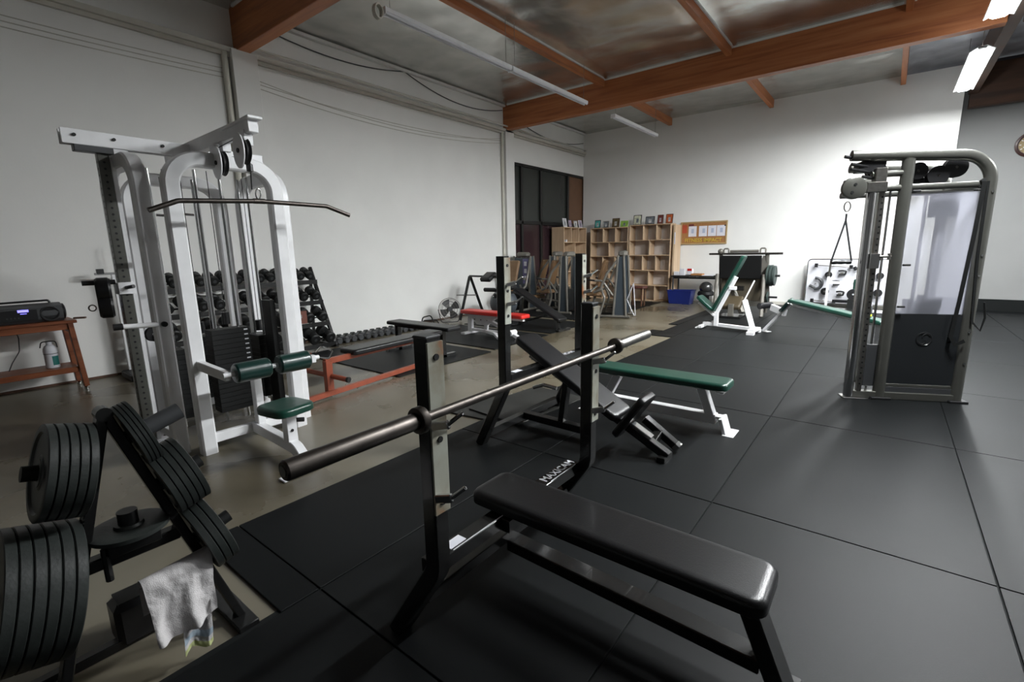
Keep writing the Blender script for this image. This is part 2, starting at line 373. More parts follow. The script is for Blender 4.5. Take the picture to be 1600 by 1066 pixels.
# window in the left wall
win = MB()
for z0, z1 in ((3.68, 3.75), (2.20, 2.29), (0, .1)): win.box((XL-.05, 12.03, (z0+z1)/2), (.1, 3.74, z1-z0))
for y in (10.19, 10.55, 11.46, 12.90, 13.87): win.box((XL-.05, y, 1.87), (.1, .09 if 10.3 < y < 13.5 else .05, 3.74))
wn = tag(win.build('window_1', 'win_frame'), kind='structure')
ys = [10.215, 10.505, 10.595, 11.415, 11.505, 12.855, 12.945, 13.845]
for i in range(0, 8, 2):
    for z0, z1, m in ((2.29, 3.68, 'glass_dark'), (.1, 2.2, 'glass_plum')):
        if i == 6: m = 'brown_panel'
        MB().box((XL-.06, (ys[i]+ys[i+1])/2, (z0+z1)/2), (.012, ys[i+1]-ys[i], z1-z0), bev=0).build('pane', m, wn)
tag(MB().box((XL-.25, 12, 2.5), (.05, 5, 5.2), bev=0).build('wall_outside', 'win_frame'), kind='structure')

# cables and pipes along the left wall
def cable(name, pts, r, m, label, cat='cable', group=None):
    o = MB().tube(pts, r, 6).build(name, m); return tag(o, label, cat, group)
def sag(p0, p1, s, n=14):
    p0, p1 = V(p0), V(p1); return [p0.lerp(p1, i/n) - V((0, 0, 4*s*(i/n)*(1-i/n))) for i in range(n+1)]
xw = XL+.02
cable('cable', sag((xw+.02, 3.75, 4.93), (xw+.02, 6.7, 4.98), .16), .010, 'grey_plastic', 'dark cable swagging low beneath the ceiling above the left wall, near the first pilaster')
cable('cable', sag((xw+.02, 6.7, 4.98), (xw+.02, 9.72, 4.88), .22), .010, 'grey_plastic', 'dark cable swagging beneath the ceiling towards the long roof beam')
cable('cable', sag((xw+.02, 10.05, 4.85), (xw+.02, 13.7, 4.72), .25), .010, 'grey_plastic', 'dark cable swagging above the dark window in the far corner')
for i, (za, zb) in enumerate(((4.12, 4.08), (4.06, 4.02), (4.18, 4.13))):
    cable('cable', sag((XL+.012, -1, za), (XL+.012, 3.42, za), .05) , .006, 'trim_paint', ('upper', 'lowest', 'top')[i] and ['middle', 'lowest', 'topmost'][i] + ' of three thin pale wires strung on the left wall before the first pilaster', group=None)
    cable('cable', sag((XL+.012, 3.82, zb), (XL+.012, 9.7, zb+.1), .14+.05*i), .006, 'trim_paint', ['middle', 'lowest', 'topmost'][i] + ' of three thin sagging wires on the wall between the two pilasters')
cable('conduit', [(XL+.14, 3.75, 4.52), (XL+.14, 13.7, 4.5)], .018, 'trim_paint', 'straight grey conduit pipe running along the ledge of the left wall', 'pipe')

# ================================================================ LIGHT FIXTURES
def fixture(x, y0, y1, z, lit, label, group=None):
    t = thing('fluorescent_fixture', label, 'ceiling light', (x, (y0+y1)/2, z), group=group)
    b = MB(); b.box((x, (y0+y1)/2, z+.03), (.10, y1-y0, .05)); b.prism([(x-.14, y0, z-.005), (x-.05, y0, z+.05), (x+.05, y0, z+.05), (x+.14, y0, z-.005), (x+.13, y0, z-.01), (x+.045, y0, z+.03), (x-.045, y0, z+.03), (x-.13, y0, z-.01)], (0, y1-y0, 0))
    b.build('housing', 'white_metal' if lit else 'grey_plastic', t)
    MB().sweep([(x, y0+.02, z), (x, y1-.02, z)], [(-.085, .022), (.085, .022), (.08, -.004), (.05, -.018), (-.05, -.018), (-.08, -.004)]).build('lit_diffuser', 'lamp_dimmed' if lit == 2 else 'lamp_on', t)
    for y in (y0+.12, y1-.12):
        MB().cyl((x, y, z+.05), (x, y, 5.02), .004, seg=6).build('hanger_wire', 'steel', t)
    return t
fixture(.76, 10.0, 12.35, 4.2, 2, 'glowing fluorescent lamp hanging in front of the end of the back wall')
fixture(.76, 6.35, 8.72, 4.2, True, 'glowing fluorescent lamp cut by the top edge, nearer than the other lit one')
fixture(4.6, 7.2, 9.6, 4.2, 2, 'glowing fluorescent lamp of the bay to the right, outside the picture')
fixture(.76, 4.15, 5.05, 4.2, True, 'glowing fluorescent lamp hanging above the space between bench and trainer')
def strip(x, y0, y1, z, label):
    t = thing('fluorescent_fixture', label, 'ceiling light', (x, (y0+y1)/2, z))
    MB().box((x, (y0+y1)/2, z+.035), (.09, y1-y0, .05)).build('housing', 'white_metal', t)
    for s in (-1, 1):
        MB().cyl((x+s*.03, y0+.02, z), (x+s*.03, y1-.02, z), .016, seg=10).build('lamp_tube', 'white_plastic', t)
    for y in (y0+.1, y1-.1): MB().cyl((x, y, z+.05), (x, y, 5.0), .004, seg=6).build('hanger_wire', 'steel', t)
    MB().box((x, y0, z+.02), (.11, .02, .08)).build('end_cap', 'white_metal', t)
    return t
strip(-4.95, 3.98, 6.38, 4.28, 'unlit fluorescent strip hanging under the foil, the nearer one of the long pair')
strip(-4.95, 6.40, 8.78, 4.28, 'unlit fluorescent strip whose far end hangs just before the long roof beam')
strip(-4.95, 9.95, 12.4, 4.28, 'short-looking unlit fluorescent strip hanging beyond the long roof beam near the corner')
t = thing('cord_coil', 'loop of grey cord tied at the near end of the unlit strip light', 'cord', (-4.95, 3.9, 4.3))
for k in range(3): MB().tube([V((-4.97+.02*k, 3.90+.055*math.cos(a*PI/8), 4.27+.075*math.sin(a*PI/8))) for a in range(16)], .012, 6, closed=True).build('cord_loop', 'trim_paint', t)

# ================================================================ NEAR BENCH PRESS
BL, VN = 'black_metal', 'black_vinyl'
def hook(z, x, y, yw, parent, l=.11):
    m = MB(); m.bar((x, y-.006, z-.028), (x+l*.55, y+.008, z-.010), .020, .030); m.bar((x+l*.5, y+.006, z-.012), (x+l*.92, y+.030, z+.034), .014, .014); m.build('bar_hook', 'chrome', parent)
def plate(x, y0, y1, z0, z1, parent, holes, rz=()):
    p = MB().box((x, (y0+y1)/2, (z0+z1)/2), (.008, y1-y0, z1-z0), bev=.003).build('hook_plate', 'plate_steel', parent)
    for z in holes: MB().cyl((x+.002, (y0+y1)/2, z), (x+.008, (y0+y1)/2, z), .011, seg=12).build('bolt', 'black_satin', p)
    return p
t = thing('bench_press', 'large black flat bench press in the foreground holding a barbell', 'bench', (-.8, 1.58, 0))
for k, y in enumerate((1.035, 2.135)):
    u = MB().rtube([(-1.172, y, 1.252), (-1.172, y, .40), (-1.43, y, .012)], .066, .066, .12, up=(0, 1, 0), n=7).build('upright', BL, t)
    MB().box((-1.172, y, 1.255), (.068, .068, .01)).build('end_cap', 'grey_plastic', u)
    MB().box((-1.45, y, .008), (.20, .12, .008)).build('foot_plate', BL, u)
    plate(-1.135, y-.034, y+.034, .635, 1.24, u, (1.19, .905, .675), (1.04, .74))
    for z in (.985, .725): hook(z, -1.135, y-.022, 0, u, .12)
cb = MB().box((-1.255, 1.585, .35), (.075, 1.06, .06)).build('crossbar', BL, t)
MB().box((-1.222, 1.36, .381), (.004, .40, .002), bev=0).build('white_line', 'white_plastic', cb)
MB().box((-1.222, 1.97, .381), (.004, .24, .002), bev=0).build('white_line', 'white_plastic', cb)
MB().box((-1.255, 1.20, .3815), (.045, .085, .002), bev=0).build('sticker', 'paper', cb)
text('lettering', 'MAXICAM', .062, axes((-1.257, 1.97, .3815), (0, 1, 0), (-1, 0, 0)), 'white_plastic', cb, bold=True)
MB().box((-1.30, 1.585, .20), (.05, 1.04, .05)).build('lower_crossbar', BL, t)
MB().box((-1.20, 1.60, .345), (.05, .30, .06)).build('seat_bracket', BL, t)
MB().bar((-1.28, 1.60, .16), (-.20, 1.60, .135), .085, .055).build('base_rail', BL, t)
MB().bar((-1.25, 1.60, .365), (-.26, 1.60, .365), .07, .04).build('seat_rail', BL, t)
MB().bar((-.262, 1.60, .37), (-.12, 1.60, .03), .10, .06, up=(1, 0, 0)).build('leg', BL, t)
MB().box((-.115, 1.58, .03), (.06, .24, .04)).build('foot_bar', BL, t)
MB().pad((-.80, 1.59, .412), 1.235, .27, .065, rc=.055).build('bench_pad', VN, t)

t = thing('barbell', 'long steel barbell resting on the hooks of the near bench press', 'barbell', (-1.085, 1.6, 1.018))
bx, bz = -1.090, 1.018
MB().cyl((bx, .91, bz), (bx, 2.27, bz), .0155, seg=18).build('shaft', 'dull_steel', t)
for s, y0, y1 in ((1, .49, .905), (-1, 2.70, 2.285)):
    c = MB(); c.lathe([(.001, 0), (.0225, 0), (.0268, .005), (.0268, .41), (.025, .415)], (bx, y0, bz), (0, s, 0)); c.build('sleeve', 'dull_steel' if s == 1 else 'steel', t)
    MB().lathe([(.026, 0), (.041, .003), (.043, .008), (.043, .026), (.039, .032), (.018, .034), (.016, .06)], (bx, y1-s*.005, bz), (0, s, 0)).build('collar', 'dull_steel', t)
    MB().lathe([(.001, -.002), (.014, -.002), (.014, .001)], (bx, y0, bz), (0, s, 0), seg=12).build('end_bolt', 'steel', t)

# ================================================================ INCLINE BENCH PRESS
t = thing('incline_bench_press', 'black incline bench press with tall hooked posts behind the barbell', 'bench', (-1.9, 3.2, 0))
for k, y in enumerate((2.655, 3.755)):
    u = MB().rtube([(-2.16, y, 1.485), (-2.16, y, .52), (-2.42, y, .012)], .07, .07, .15, up=(0, 1, 0), n=7).build('upright', BL, t)
    MB().box((-2.46, y-.02, .008), (.16, .14, .008)).build('foot_plate', 'grey_plastic', u)
    plate(-2.121, y-.034, y+.034, 1.0, 1.475, u, (1.42, 1.24, 1.06), (1.33, 1.12))
    for z in (1.31, 1.17): hook(z, -2.121, y, 0, u, .13)
cb = MB().box((-2.16, 3.205, .585), (.075, 1.04, .06)).build('crossbar', BL, t)
MB().box((-2.155, 2.79, .6165), (.045, .09, .002), bev=0).build('sticker', 'paper', cb)
text('lettering', 'MAXICAM', .062, axes((-2.16, 3.50, .6165), (0, 1, 0), (-1, 0, 0)), 'white_plastic', cb, bold=True)
MB().box((-2.40, 3.205, .09), (.06, 1.06, .06)).build('rear_crossbar', BL, t)
MB().bar((-2.38, 3.2, .10), (-1.70, 3.2, .09), .07, .06).build('base_rail', BL, t)
MB().bar((-2.0, 3.2, .12), (-1.95, 3.2, .50), .07, .05, up=(1, 0, 0)).build('strut', BL, t)
MB().bar((-2.30, 3.2, .66), (-1.10, 3.2, .045), .07, .06).build('incline_rail', BL, t)
def incl(p0, p1, wd, T, y, name, m, parent, rc=.05, off=0.):
    p0, p1 = V(p0), V(p1); R = rot_to(p1-p0, (0, 1, 0)); R = R @ Matrix(((0, 0, 1, 0), (0, 1, 0, 0), (1, 0, 0, 0), (0, 0, 0, 1)))
    # local x along slope
    d = (p1-p0).normalized(); yv = V((0, 1, 0)) if abs(d.y) < .9 else V((1, 0, 0)); yv = (yv - d*yv.dot(d)).normalized(); n = d.cross(yv)
    if n.z < 0: n = -n; yv = -yv
    R = Matrix((d, yv, n)).transposed().to_4x4()
    return MB().pad((p0+p1)/2 + n*off, (p1-p0).length, wd, T, R, rc).build(name, m, parent)
incl((-2.40, 3.2, .775), (-1.47, 3.2, .255), .29, .06, 3.2, 'back_pad', VN, t, off=.03)
seat = incl((-1.49, 3.2, .14), (-1.265, 3.2, .47), .25, .06, 3.2, 'seat', VN, t, off=.0)
MB().bar((-1.36, 3.02, .285), (-1.02, 3.02, .115), .05, .05).build('foot_rest', BL, t) if False else None
fr = MB().bar((-1.36, 3.38, .225), (-1.10, 3.38, .055), .07, .055).build('foot_rest', BL, t)
MB().box((-1.10, 3.38, .060), (.04, .072, .05), Matrix.Rotation(.57, 4, 'Y')).build('end_cap', 'chrome', fr)
MB().bar((-1.24, 3.20, .09), (-1.24, 3.38, .14), .06, .06).build('foot_rest_arm', BL, t)
MB().tube([(-2.39, 3.34, .31), (-2.30, 3.36, .345), (-2.17, 3.38, .33)], .018, 8, .05).build('adjust_handle', 'chrome', t)
MB().box((-2.43, 3.56, .03), (.05, .07, .05)).build('end_cap', 'white_plastic', t)
MB().bar((-1.16, 3.2, .03), (-1.10, 3.2, .03), .16, .05).build('front_foot', BL, t)
MB().box((-1.30, 3.2, .205), (.17, .06, .004), rot=Matrix.Rotation(.48, 4, 'Y')).build('bare_metal_patch', 'chrome', t)

# rubber scraps under the incline bench
def matpiece(x0, x1, y0, y1, z, rz, label, m='mat2'):
    c = ((x0+x1)/2, (y0+y1)/2, z)
    t = MB(Matrix.Translation(c) @ RZ(rz)).box((0, 0, .007), (x1-x0, y1-y0, .014), bev=.002).build('rubber_mat', m)
    return tag(t, label, 'mat')
matpiece(-3.22, -2.80, 3.05, 3.75, .0, .12, 'small loose rubber mat on concrete beside the incline bench')
matpiece(-3.00, -2.35, 3.15, 4.15, .0155, -.10, 'rubber mat piece lying half under the incline bench press')

# ================================================================ FLAT BENCH, GREEN PAD
WM = 'white_metal'
t = thing('flat_bench', 'flat bench with long green pad and white frame on the rubber floor', 'bench', (-1.48, 3.95, 0))
MB().pad((-1.49, 3.93, .435), 1.22, .28, .062, rc=.055).build('bench_pad', 'green_vinyl', t)
MB().bar((-2.02, 3.95, .385), (-.95, 3.95, .385), .05, .035).build('seat_rail', WM, t)
MB().box((-.955, 3.95, .372), (.06, .09, .03)).build('rail_end', WM, t)
MB().bar((-1.86, 3.98, .385), (-2.0, 4.0, .12), .08, .07, up=(1, 0, 0)).build('leg', WM, t)
MB().bar((-1.12, 3.98, .385), (-1.03, 4.0, .12), .08, .07, up=(1, 0, 0)).build('leg', WM, t)
MB().bar((-2.05, 4.0, .115), (-.99, 4.0, .115), .08, .08).build('base_rail', WM, t)
f = MB(); f.rtube([(-1.0, 4.0, .125), (-.93, 4.0, .125), (-.91, 4.05, .012), (-.83, 4.06, .012)], .075, .022, up=(0, 1, 0)) if False else None
f = MB(); f.bar((-1.03, 4.0, .135), (-.94, 4.0, .135), .075, .022); f.bar((-.945, 4.0, .138), (-.905, 4.0, .01), .16, .03, up=(1, 0, 0)); f.box((-.875, 4.0, .01), (.09, .20, .012)); f.build('foot', WM, t)
f = MB(); f.bar((-2.01, 4.0, .135), (-2.10, 4.0, .135), .075, .022); f.bar((-2.09, 4.02, .13), (-2.14, 4.02, .01), .36, .03, up=(1, 0, 0)); f.box((-2.17, 4.02, .01), (.08, .40, .012)); f.build('foot', WM, t)

# ================================================================ PLATE TREE (near left)
X0 = -2.03
t = thing('plate_tree', 'dark steel A-frame plate tree loaded with grey plates, lower left', 'weight rack', (X0, .34, 0))
ap = V((X0, .345, 1.02)); fr_ = V((X0, .665, .02)); fl_ = V((X0, .095, .02))
MB().bar(ap, fr_, .032, .05, up=(1, 0, 0)).build('leg', BL, t); MB().bar(ap, fl_, .032, .05, up=(1, 0, 0)).build('leg', BL, t)
MB().bar((X0, .19, .50), (X0, .50, .50), .045, .045).build('cross_brace', BL, t)
MB().box((X0-.22, .30, .022), (.04, .62, .04)).build('base_rail', BL, t)
for y in (.09, .66): MB().box((X0-.08, y, .015), (.36, .08, .026)).build('foot', BL, t)
MB().cyl((X0-.02, .345, 1.015), (X0+.03, .345, 1.015), .024, seg=16).build('apex_cap', BL, t)
nR = V((0, 1.0, .32)).normalized(); nL = V((0, -1.0, .27)).normalized()
pegs = [(1, .905, .19), (1, .70, .165), (1, .435, .15), (-1, .835, .175), (-1, .455, .235)]
pegpos = []
for s, z, L in pegs:
    y = .345 + (.32 if s > 0 else -.25)*(1.02-z); n = nR if s > 0 else nL
    p = V((X0, y, z)); MB().cyl(p, p+n*L, .0245, seg=18).build('peg', 'black_satin', t); pegpos.append((p, n))
p, n = pegpos[0]; MB().cyl(p+n*.072, p+n*.19, .031, seg=18).build('peg_sleeve', 'grey_plastic', t)
MB().bar((X0-.09, .345, .50), (X0-.09, .345, .60), .10, .10).build('post_holder', BL, t) if False else None
h = MB(); h.box((X0+.0, .36, .545), (.11, .15, .05)); h.cyl((X0, .36, .54), (X0, .36, .63), .026); h.build('bar_holder', BL, t)
MB().tube([(X0+.02, .28, .55), (X0+.02, .28, .43)], .012, 8).build('bolt', BL, t)
def wplate(p, n, at, R, T, label, group=None, hub=.05):
    """one iron plate hung on a peg; p = foot of peg"""
    c = p + n*at
    t = thing('weight_plate', label, 'weight plate', c, group=group)
    pr = [(.026, .12*T), (hub, .12*T), (hub+.006, .3*T), (R*.80, .3*T), (R*.84, 0.), (R-.004, 0.), (R, .1*T), (R, .9*T), (R-.004, T), (R*.84, T), (R*.80, .7*T), (hub+.006, .7*T), (hub, .88*T), (.026, .88*T)]
    MB().lathe(pr, c, n, 48, up=(1, 0, 0), closed=True).build('disc', 'plate_iron', t)
    MB().lathe([(.026, .1*T), (hub-.006, .1*T), (hub-.006, .95*T), (.026, .95*T)], c, n, 28, up=(1, 0, 0), closed=True).build('hub_ring', 'plate_face', t)
    return t
ordn = ['innermost', 'second', 'third', 'fourth', 'fifth', 'outermost']
for (pi, R, T, cnt, what, gap) in ((0, .118, .0115, 4, 'thin grey plate on the highest right peg of the plate tree', .0015), (1, .132, .0205, 5, 'mid-size grey plate on the middle right peg of the plate tree', .0015), (2, .148, .026, 3, 'large grey plate on the low right peg above the towel', .002), (3, .152, .0225, 5, 'grey plate on the upper left peg of the plate tree', .0015), (4, .216, .029, 6, 'largest grey plate in the stack at the lower left edge', .002)):
    p, n = pegpos[pi]; at = .020
    for k in range(cnt):
        nm = 'outermost' if k == cnt-1 else ordn[k]
        pl = wplate(p, n, at, R, T, what + ', ' + nm + ' one', group='grey iron plates on the plate tree')
        at += T+gap
        if k == cnt-1 and pi in (3, 4):
            q = p+n*(at-.001)
            for j, ch in enumerate('45 LBS' if pi == 4 else '35 LBS'):
                pass
pl = thing('weight_plate', 'small black plate lying flat on the bar holder of the plate tree', 'weight plate', (X0, .36, .575))
MB().lathe([(.028, 0), (.10, 0), (.118, .006), (.118, .020), (.10, .024), (.045, .024), (.042, .034), (.028, .034)], (X0, .36, .572), (-.02, 0, 1), 40, closed=True).build('disc', 'plate_iron', pl)
MB().lathe([(.001, 0), (.030, 0), (.030, .05), (.001, .05)], (X0, .36, .60), seg=24).build('hub_cap', 'black_plastic', pl)

# towel draped over the low peg of the tree, with its striped end hanging
t = thing('towel', 'crumpled grey-white towel with yellow-green hem hanging on the plate tree', 'towel', (-1.9, .45, .42))
px0, pz0 = -1.93, .405
MB().bar((X0+.02, .60, .36), (-1.82, .60, .345), .03, .03) .build('x', BL, t) if False else None
def towel(u, v):
    # u along the fold (0..1), v from back hem over the top to the front hem
    y = .345 + .215*u + .006*noise.noise((u*5, v*3, 1))
    if v < .25: s = v/.25; x = -1.985 - .004*(1-s); z = .26 + .14*s
    elif v < .36: s = (v-.25)/.11; a = PI*(1-s); x = -1.95 + .036*math.cos(a); z = .40 + .030*math.sin(a)
    else:
        s = (v-.36)/.64; L = .205 + .022*math.sin(u*2.4+.4)
        x = -1.914 + .012*s + .016*math.sin(u*11+1.3)*s + .005*math.sin(u*23)*s; z = .40 - L*s
        y += (.45-y)*.10*s + .006*math.sin(s*6+u*3)*s
    f = .005*noise.noise((u*6, v*7, 3)) + .0015*noise.noise((u*22, v*30, 5))
    return (x+f, y, z+f*.6 - .02*(1-u)*(1 if v > .2 else .4))
MB().grid(towel, 46, 70).build('cloth', 'towel', t, angle=180)
def tail(u, v):
    y = .44 + .095*u - .012*v; a = u*2*PI
    L = .19
    return (-1.922 + .012*math.sin(u*7+v*2) + .006*noise.noise((u*9, v*9, 8)), y, .255 - L*v + .01*math.sin(u*6))
MB().grid(tail, 26, 24).build('hanging_end', 'towel', t, angle=180)
def hem(u, v):
    x, y, z = tail(u, .90+.115*v); return (x+.0025, y, z)
MB().grid(hem, 26, 3).build('striped_hem', mat('hem_yellow_green', (.40, .43, .20), .9, var=.1), t, angle=180)
def hem2(u, v):
    x, y, z = tail(u, .66+.14*v); return (x+.0025, y, z)
MB().grid(hem2, 26, 3).build('blue_stripe', mat('hem_blue_grey', (.30, .36, .42), .9, var=.1), t, angle=180)
MB().bar((X0, .62, .08), (X0, .62, .10), .02, .02) if False else None
t2 = thing('storage_box', 'small black box standing on concrete behind the hanging towel', 'box', (-2.30, .38, 0))
MB().box((-2.29, .385, .092), (.14, .17, .18), bev=.02).build('box_body', 'black_plastic', t2)
MB().box((-2.29, .385, .185), (.10, .13, .008)).build('lid', 'black_satin', t2)

# ================================================================ WHITE MULTI-STATION CABLE MACHINE
CX, CY = -4.6, 1.64
t = thing('cable_machine', 'tall white multi-station cable machine with lat pulldown seat', 'exercise machine', (CX, CY, 0))
TM = t
def frame(pts, name='arch_frame'):
    return MB().rtube(pts, .10, .075, .17, up=(0, 0, 1) if False else (1, 0, 0) if abs(pts[0][0]-pts[-1][0]) < .01 else (0, 1, 0), n=8, e=.012).build(name, WM, TM)
def arch(p, q, z=2.22):
    p, q = V(p), V(q); d = (q-p).normalized()
    pr_w = .075
    n = d.cross(V((0, 0, 1)))
    pts = fillet([p, p+V((0, 0, z)), q+V((0, 0, z)), q], .20, 9)
    m = MB(); m.sweep(pts, [(-.04, -.05), (.04, -.05), (.052, -.038), (.052, .038), (.04, .05), (-.04, .05), (-.052, .038), (-.052, -.038)], up=n if n.length else (1, 0, 0)); return m.build('arch_frame', WM, TM)
arch((-4.06, 1.28, 0), (-4.06, 2.02, 0)); arch((-4.24, 1.15, 0), (-5.00, 1.15, 0)); arch((-5.16, 1.30, 0), (-5.16, 2.02, 0), 2.19); arch((-4.24, 2.16, 0), (-5.0, 2.16, 0), 2.19)
# top beams
MB().bar((-4.75, 1.645, 2.385), (-3.50, 1.645, 2.40), .07, .10).build('top_beam', WM, TM)
MB().bar((-3.46, 1.645, 2.44), (-3.9, 1.645, 2.42), .10, .02).build('beam_cap', WM, TM)
for s in (-.035, .035): MB().box((CX+s+.02, 1.25, 2.36), (.014, .84, .10)).build('beam_channel', WM, TM)
for y in (.90, 1.12, 1.42): MB().cyl((CX-.03, y, 2.37), (CX+.075, y, 2.37), .011, seg=10).build('bolt', 'black_satin', TM)
MB().box((CX+.02, 1.0, 2.29), (.075, .22, .045)).build('bracket', 'grey_plastic', TM)
for x, y in ((CX, 1.15), (CX, 2.16)): MB().box((x, y, 2.295), (.10, .10, .07)).build('spacer', WM, TM)
MB().box((-4.06, 1.645, 2.30), (.09, .12, .09)).build('spacer', WM, TM); MB().box((-5.16, 1.645, 2.25), (.09, .12, .09)).build('spacer', WM, TM)
for a, b in (((-5.16, 1.645, 2.385), (-4.6, 1.645, 2.385)), ((CX, 1.60, 2.37), (CX, 2.2, 2.37))): MB().bar(a, b, .06, .08).build('rear_beam', WM, TM)
# base beams
MB().bar((-4.06, 1.30, .11), (-4.06, 2.0, .11), .05, .075).build('base_beam', WM, TM); MB().bar((-4.9, 1.15, .13), (-4.3, 1.15, .13), .05, .07).build('base_beam', WM, TM)
MB().bar((-5.16, 1.32, .11), (-5.16, 2.0, .11), .05, .07).build('base_beam', WM, TM); MB().bar((-4.9, 2.16, .11), (-4.3, 2.16, .11), .05, .07).build('base_beam', WM, TM)
# adjustable pulley column
px_, py_ = -4.60, 1.05
c = MB().box((px_, py_, 1.15), (.055, .07, 2.24)).build('adjust_column', 'gunmetal', TM)
hm = MB()
for k in range(46): hm.cyl((px_+.0265, py_, .14+k*.046), (px_+.0295, py_, .14+k*.046), .0085, seg=8)
for k in range(46): hm.cyl((px_, py_-.034, .14+k*.046), (px_, py_-.0365, .14+k*.046), .0085, seg=8)
tag(hm.build('pin_holes', 'black_plastic', c), kind='stuff')
MB().box((px_+.002, py_+.052, 1.15), (.045, .03, 2.2)).build('column_strip', WM, TM)
for x, y in ((px_-.10, 1.24), (px_+.06, 1.24), (px_+.12, 1.24)): MB().cyl((x, y, .1), (x, y, 2.2), .012, seg=10).build('guide_rod', 'chrome', TM)
# trolley
tr = MB().box((px_+.0, py_, 1.295), (.10, .10, .09)).build('trolley', WM, TM)
MB().lathe([(.02, -.045), (.08, -.045), (.092, -.03), (.092, .03), (.08, .045), (.02, .045)], (px_-.015, py_-.125, 1.17), (.22, 1, 0), 28, closed=True).build('pulley_wheel', 'black_plastic', tr)
MB().lathe([(.02, -.045), (.08, -.045), (.092, -.03), (.092, .03), (.08, .045), (.02, .045)], (px_-.015, py_-.125, 1.29), (.22, 1, 0), 28, closed=True).build('pulley_wheel', 'black_plastic', tr)
MB().cyl((px_-.01, py_-.05, 1.345), (px_-.03, py_-.24, 1.345), .018).build('lever', 'black_plastic', tr)
MB().tube(arc((px_-.03, py_-.205, 1.16), .022, 0, 2*PI, 14, (0, 1, 0), (0, 0, 1)), .005, 6).build('snap_ring', 'steel', tr)
MB().cyl((px_+.05, py_, 1.30), (px_+.11, py_+.03, 1.31), .014).build('pin_knob', 'black_plastic', tr)
# grip bar
g = MB().cyl((-4.20, 1.12, 1.035), (-4.22, .885, 1.045), .018).build('grip_bar', WM, TM)
MB().cyl((-4.22, .915, 1.045), (-4.225, .862, 1.046), .023, seg=14).build('end_cap', 'black_plastic', g)
MB().cyl((-4.19, 1.15, 1.035), (-4.165, 1.15, 1.035), .020, seg=12).build('bolt', 'black_satin', TM)
# weight stacks
def stack(cx, cy, z0, z1, sx, sy, num_dir):
    m = MB(); n = int((z1-z0)/.042)
    for k in range(n): m.box((cx, cy, z0+.021+k*.042), (sx, sy, .0405), bev=.0015)
    s = m.build('weight_stack', 'black_satin', TM)
    q = MB(); a, b = num_dir
    for k in range(n): q.box((cx+a*(sx/2+.001)-(abs(b) and (sx/2-.035)), cy+b*(sy/2+.001)+(a and (sy/2-.03)), z0+.021+k*.042), (.002 if a else .03, .002 if b else .03, .011), bev=0)
    tag(q.build('number_labels', 'white_plastic', s), kind='stuff')
    MB().cyl((cx, cy, z1), (cx, cy, z1+.10), .03, seg=14).build('stack_head', 'black_plastic', s)
    for d in (-.09, .09):
        x, y = (cx, cy+d) if sy > sx else (cx+d, cy)
        MB().cyl((x, y, .1), (x, y, 2.2), .0125, seg=10).build('guide_rod', 'chrome', TM)
    MB().cyl((cx, cy, z1+.05), (cx, cy, 2.2), .003, seg=6).build('cable', 'black_plastic', TM)
    return s
stack(-4.42, 1.66, .20, .95, .14, .30, (1, 0)); stack(-4.66, 1.30, .18, .80, .28, .13, (0, -1)); stack(-4.66, 2.03, .20, .82, .26, .14, (1, 0)); stack(-5.0, 1.66, .20, .82, .14, .28, (1, 0))
MB().box((-4.42, 2.03, .62), (.16, .05, 1.0)).build('stack_shroud', 'black_satin', TM)
# foot plate with holes (low pulley)
fp = MB().prism([(-4.82, 1.02, .012), (-4.66, .98, .012), (-4.46, 1.10, .012), (-4.40, 1.22, .012), (-4.70, 1.32, .012), (-4.84, 1.16, .012)], (0, 0, .02)).build('low_pulley_plate', WM, TM)
for x, y in ((-4.74, 1.07), (-4.70, 1.18), (-4.56, 1.24), (-4.52, 1.14)): MB().cyl((x, y, .03), (x, y, .036), .018, seg=12).build('hole', 'black_plastic', fp)
MB().lathe([(.012, -.015), (.06, -.015), (.05, 0), (.06, .015), (.012, .015)], (-4.72, 1.21, .90), (1, .3, 0), 24, closed=True).build('pulley_wheel', 'black_plastic', TM)
MB().bar((-4.66, 1.25, .80), (-4.69, 1.22, .90), .03, .03).build('pulley_yoke', WM, TM)
# lat pulleys
def latpulley(x, z, y=1.60):
    c = MB(); pts = arc((x, y-.02, z), .105, 0, 2*PI, 26, (1, 0, 0), (0, 0, 1.0))[:-1]
    pts = [V((x+(p.x-x)*.80, p.y, z+(p.z-z)*1.12)) for p in pts]
    c.prism(pts, (0, -.008, 0)); h = c.build('pulley_cover', WM, TM)
    MB().lathe([(.012, -.016), (.090, -.016), (.08, 0), (.090, .016), (.012, .016)], (x, y+.008, z), (0, 1, 0), 28, closed=True).build('pulley_wheel', 'black_plastic', h)
    MB().cyl((x, y-.035, z), (x, y-.026, z), .016, seg=12).build('axle_bolt', 'black_satin', h)
latpulley(-3.60, 2.235); latpulley(-3.98, 2.20)
MB().box((-3.58, 1.63, 2.32), (.05, .06, .10)).build('pulley_hanger', WM, TM); MB().box((-3.96, 1.64, 2.32), (.05, .06, .08)).build('pulley_hanger', WM, TM)
MB().cyl((-3.60, 1.60, 2.335), (-3.97, 1.60, 2.31), .004, seg=6).build('cable', 'black_plastic', TM)
MB().cyl((-3.57, 1.63, 2.20), (-3.66, 1.66, 1.99), .004, seg=6).build('cable', 'black_plastic', TM)
MB().lathe([(.01, 0), (.022, .004), (.022, .05), (.01, .06)], (-3.60, 1.635, 2.10), seg=14).build('cable_stop', 'black_plastic', TM)
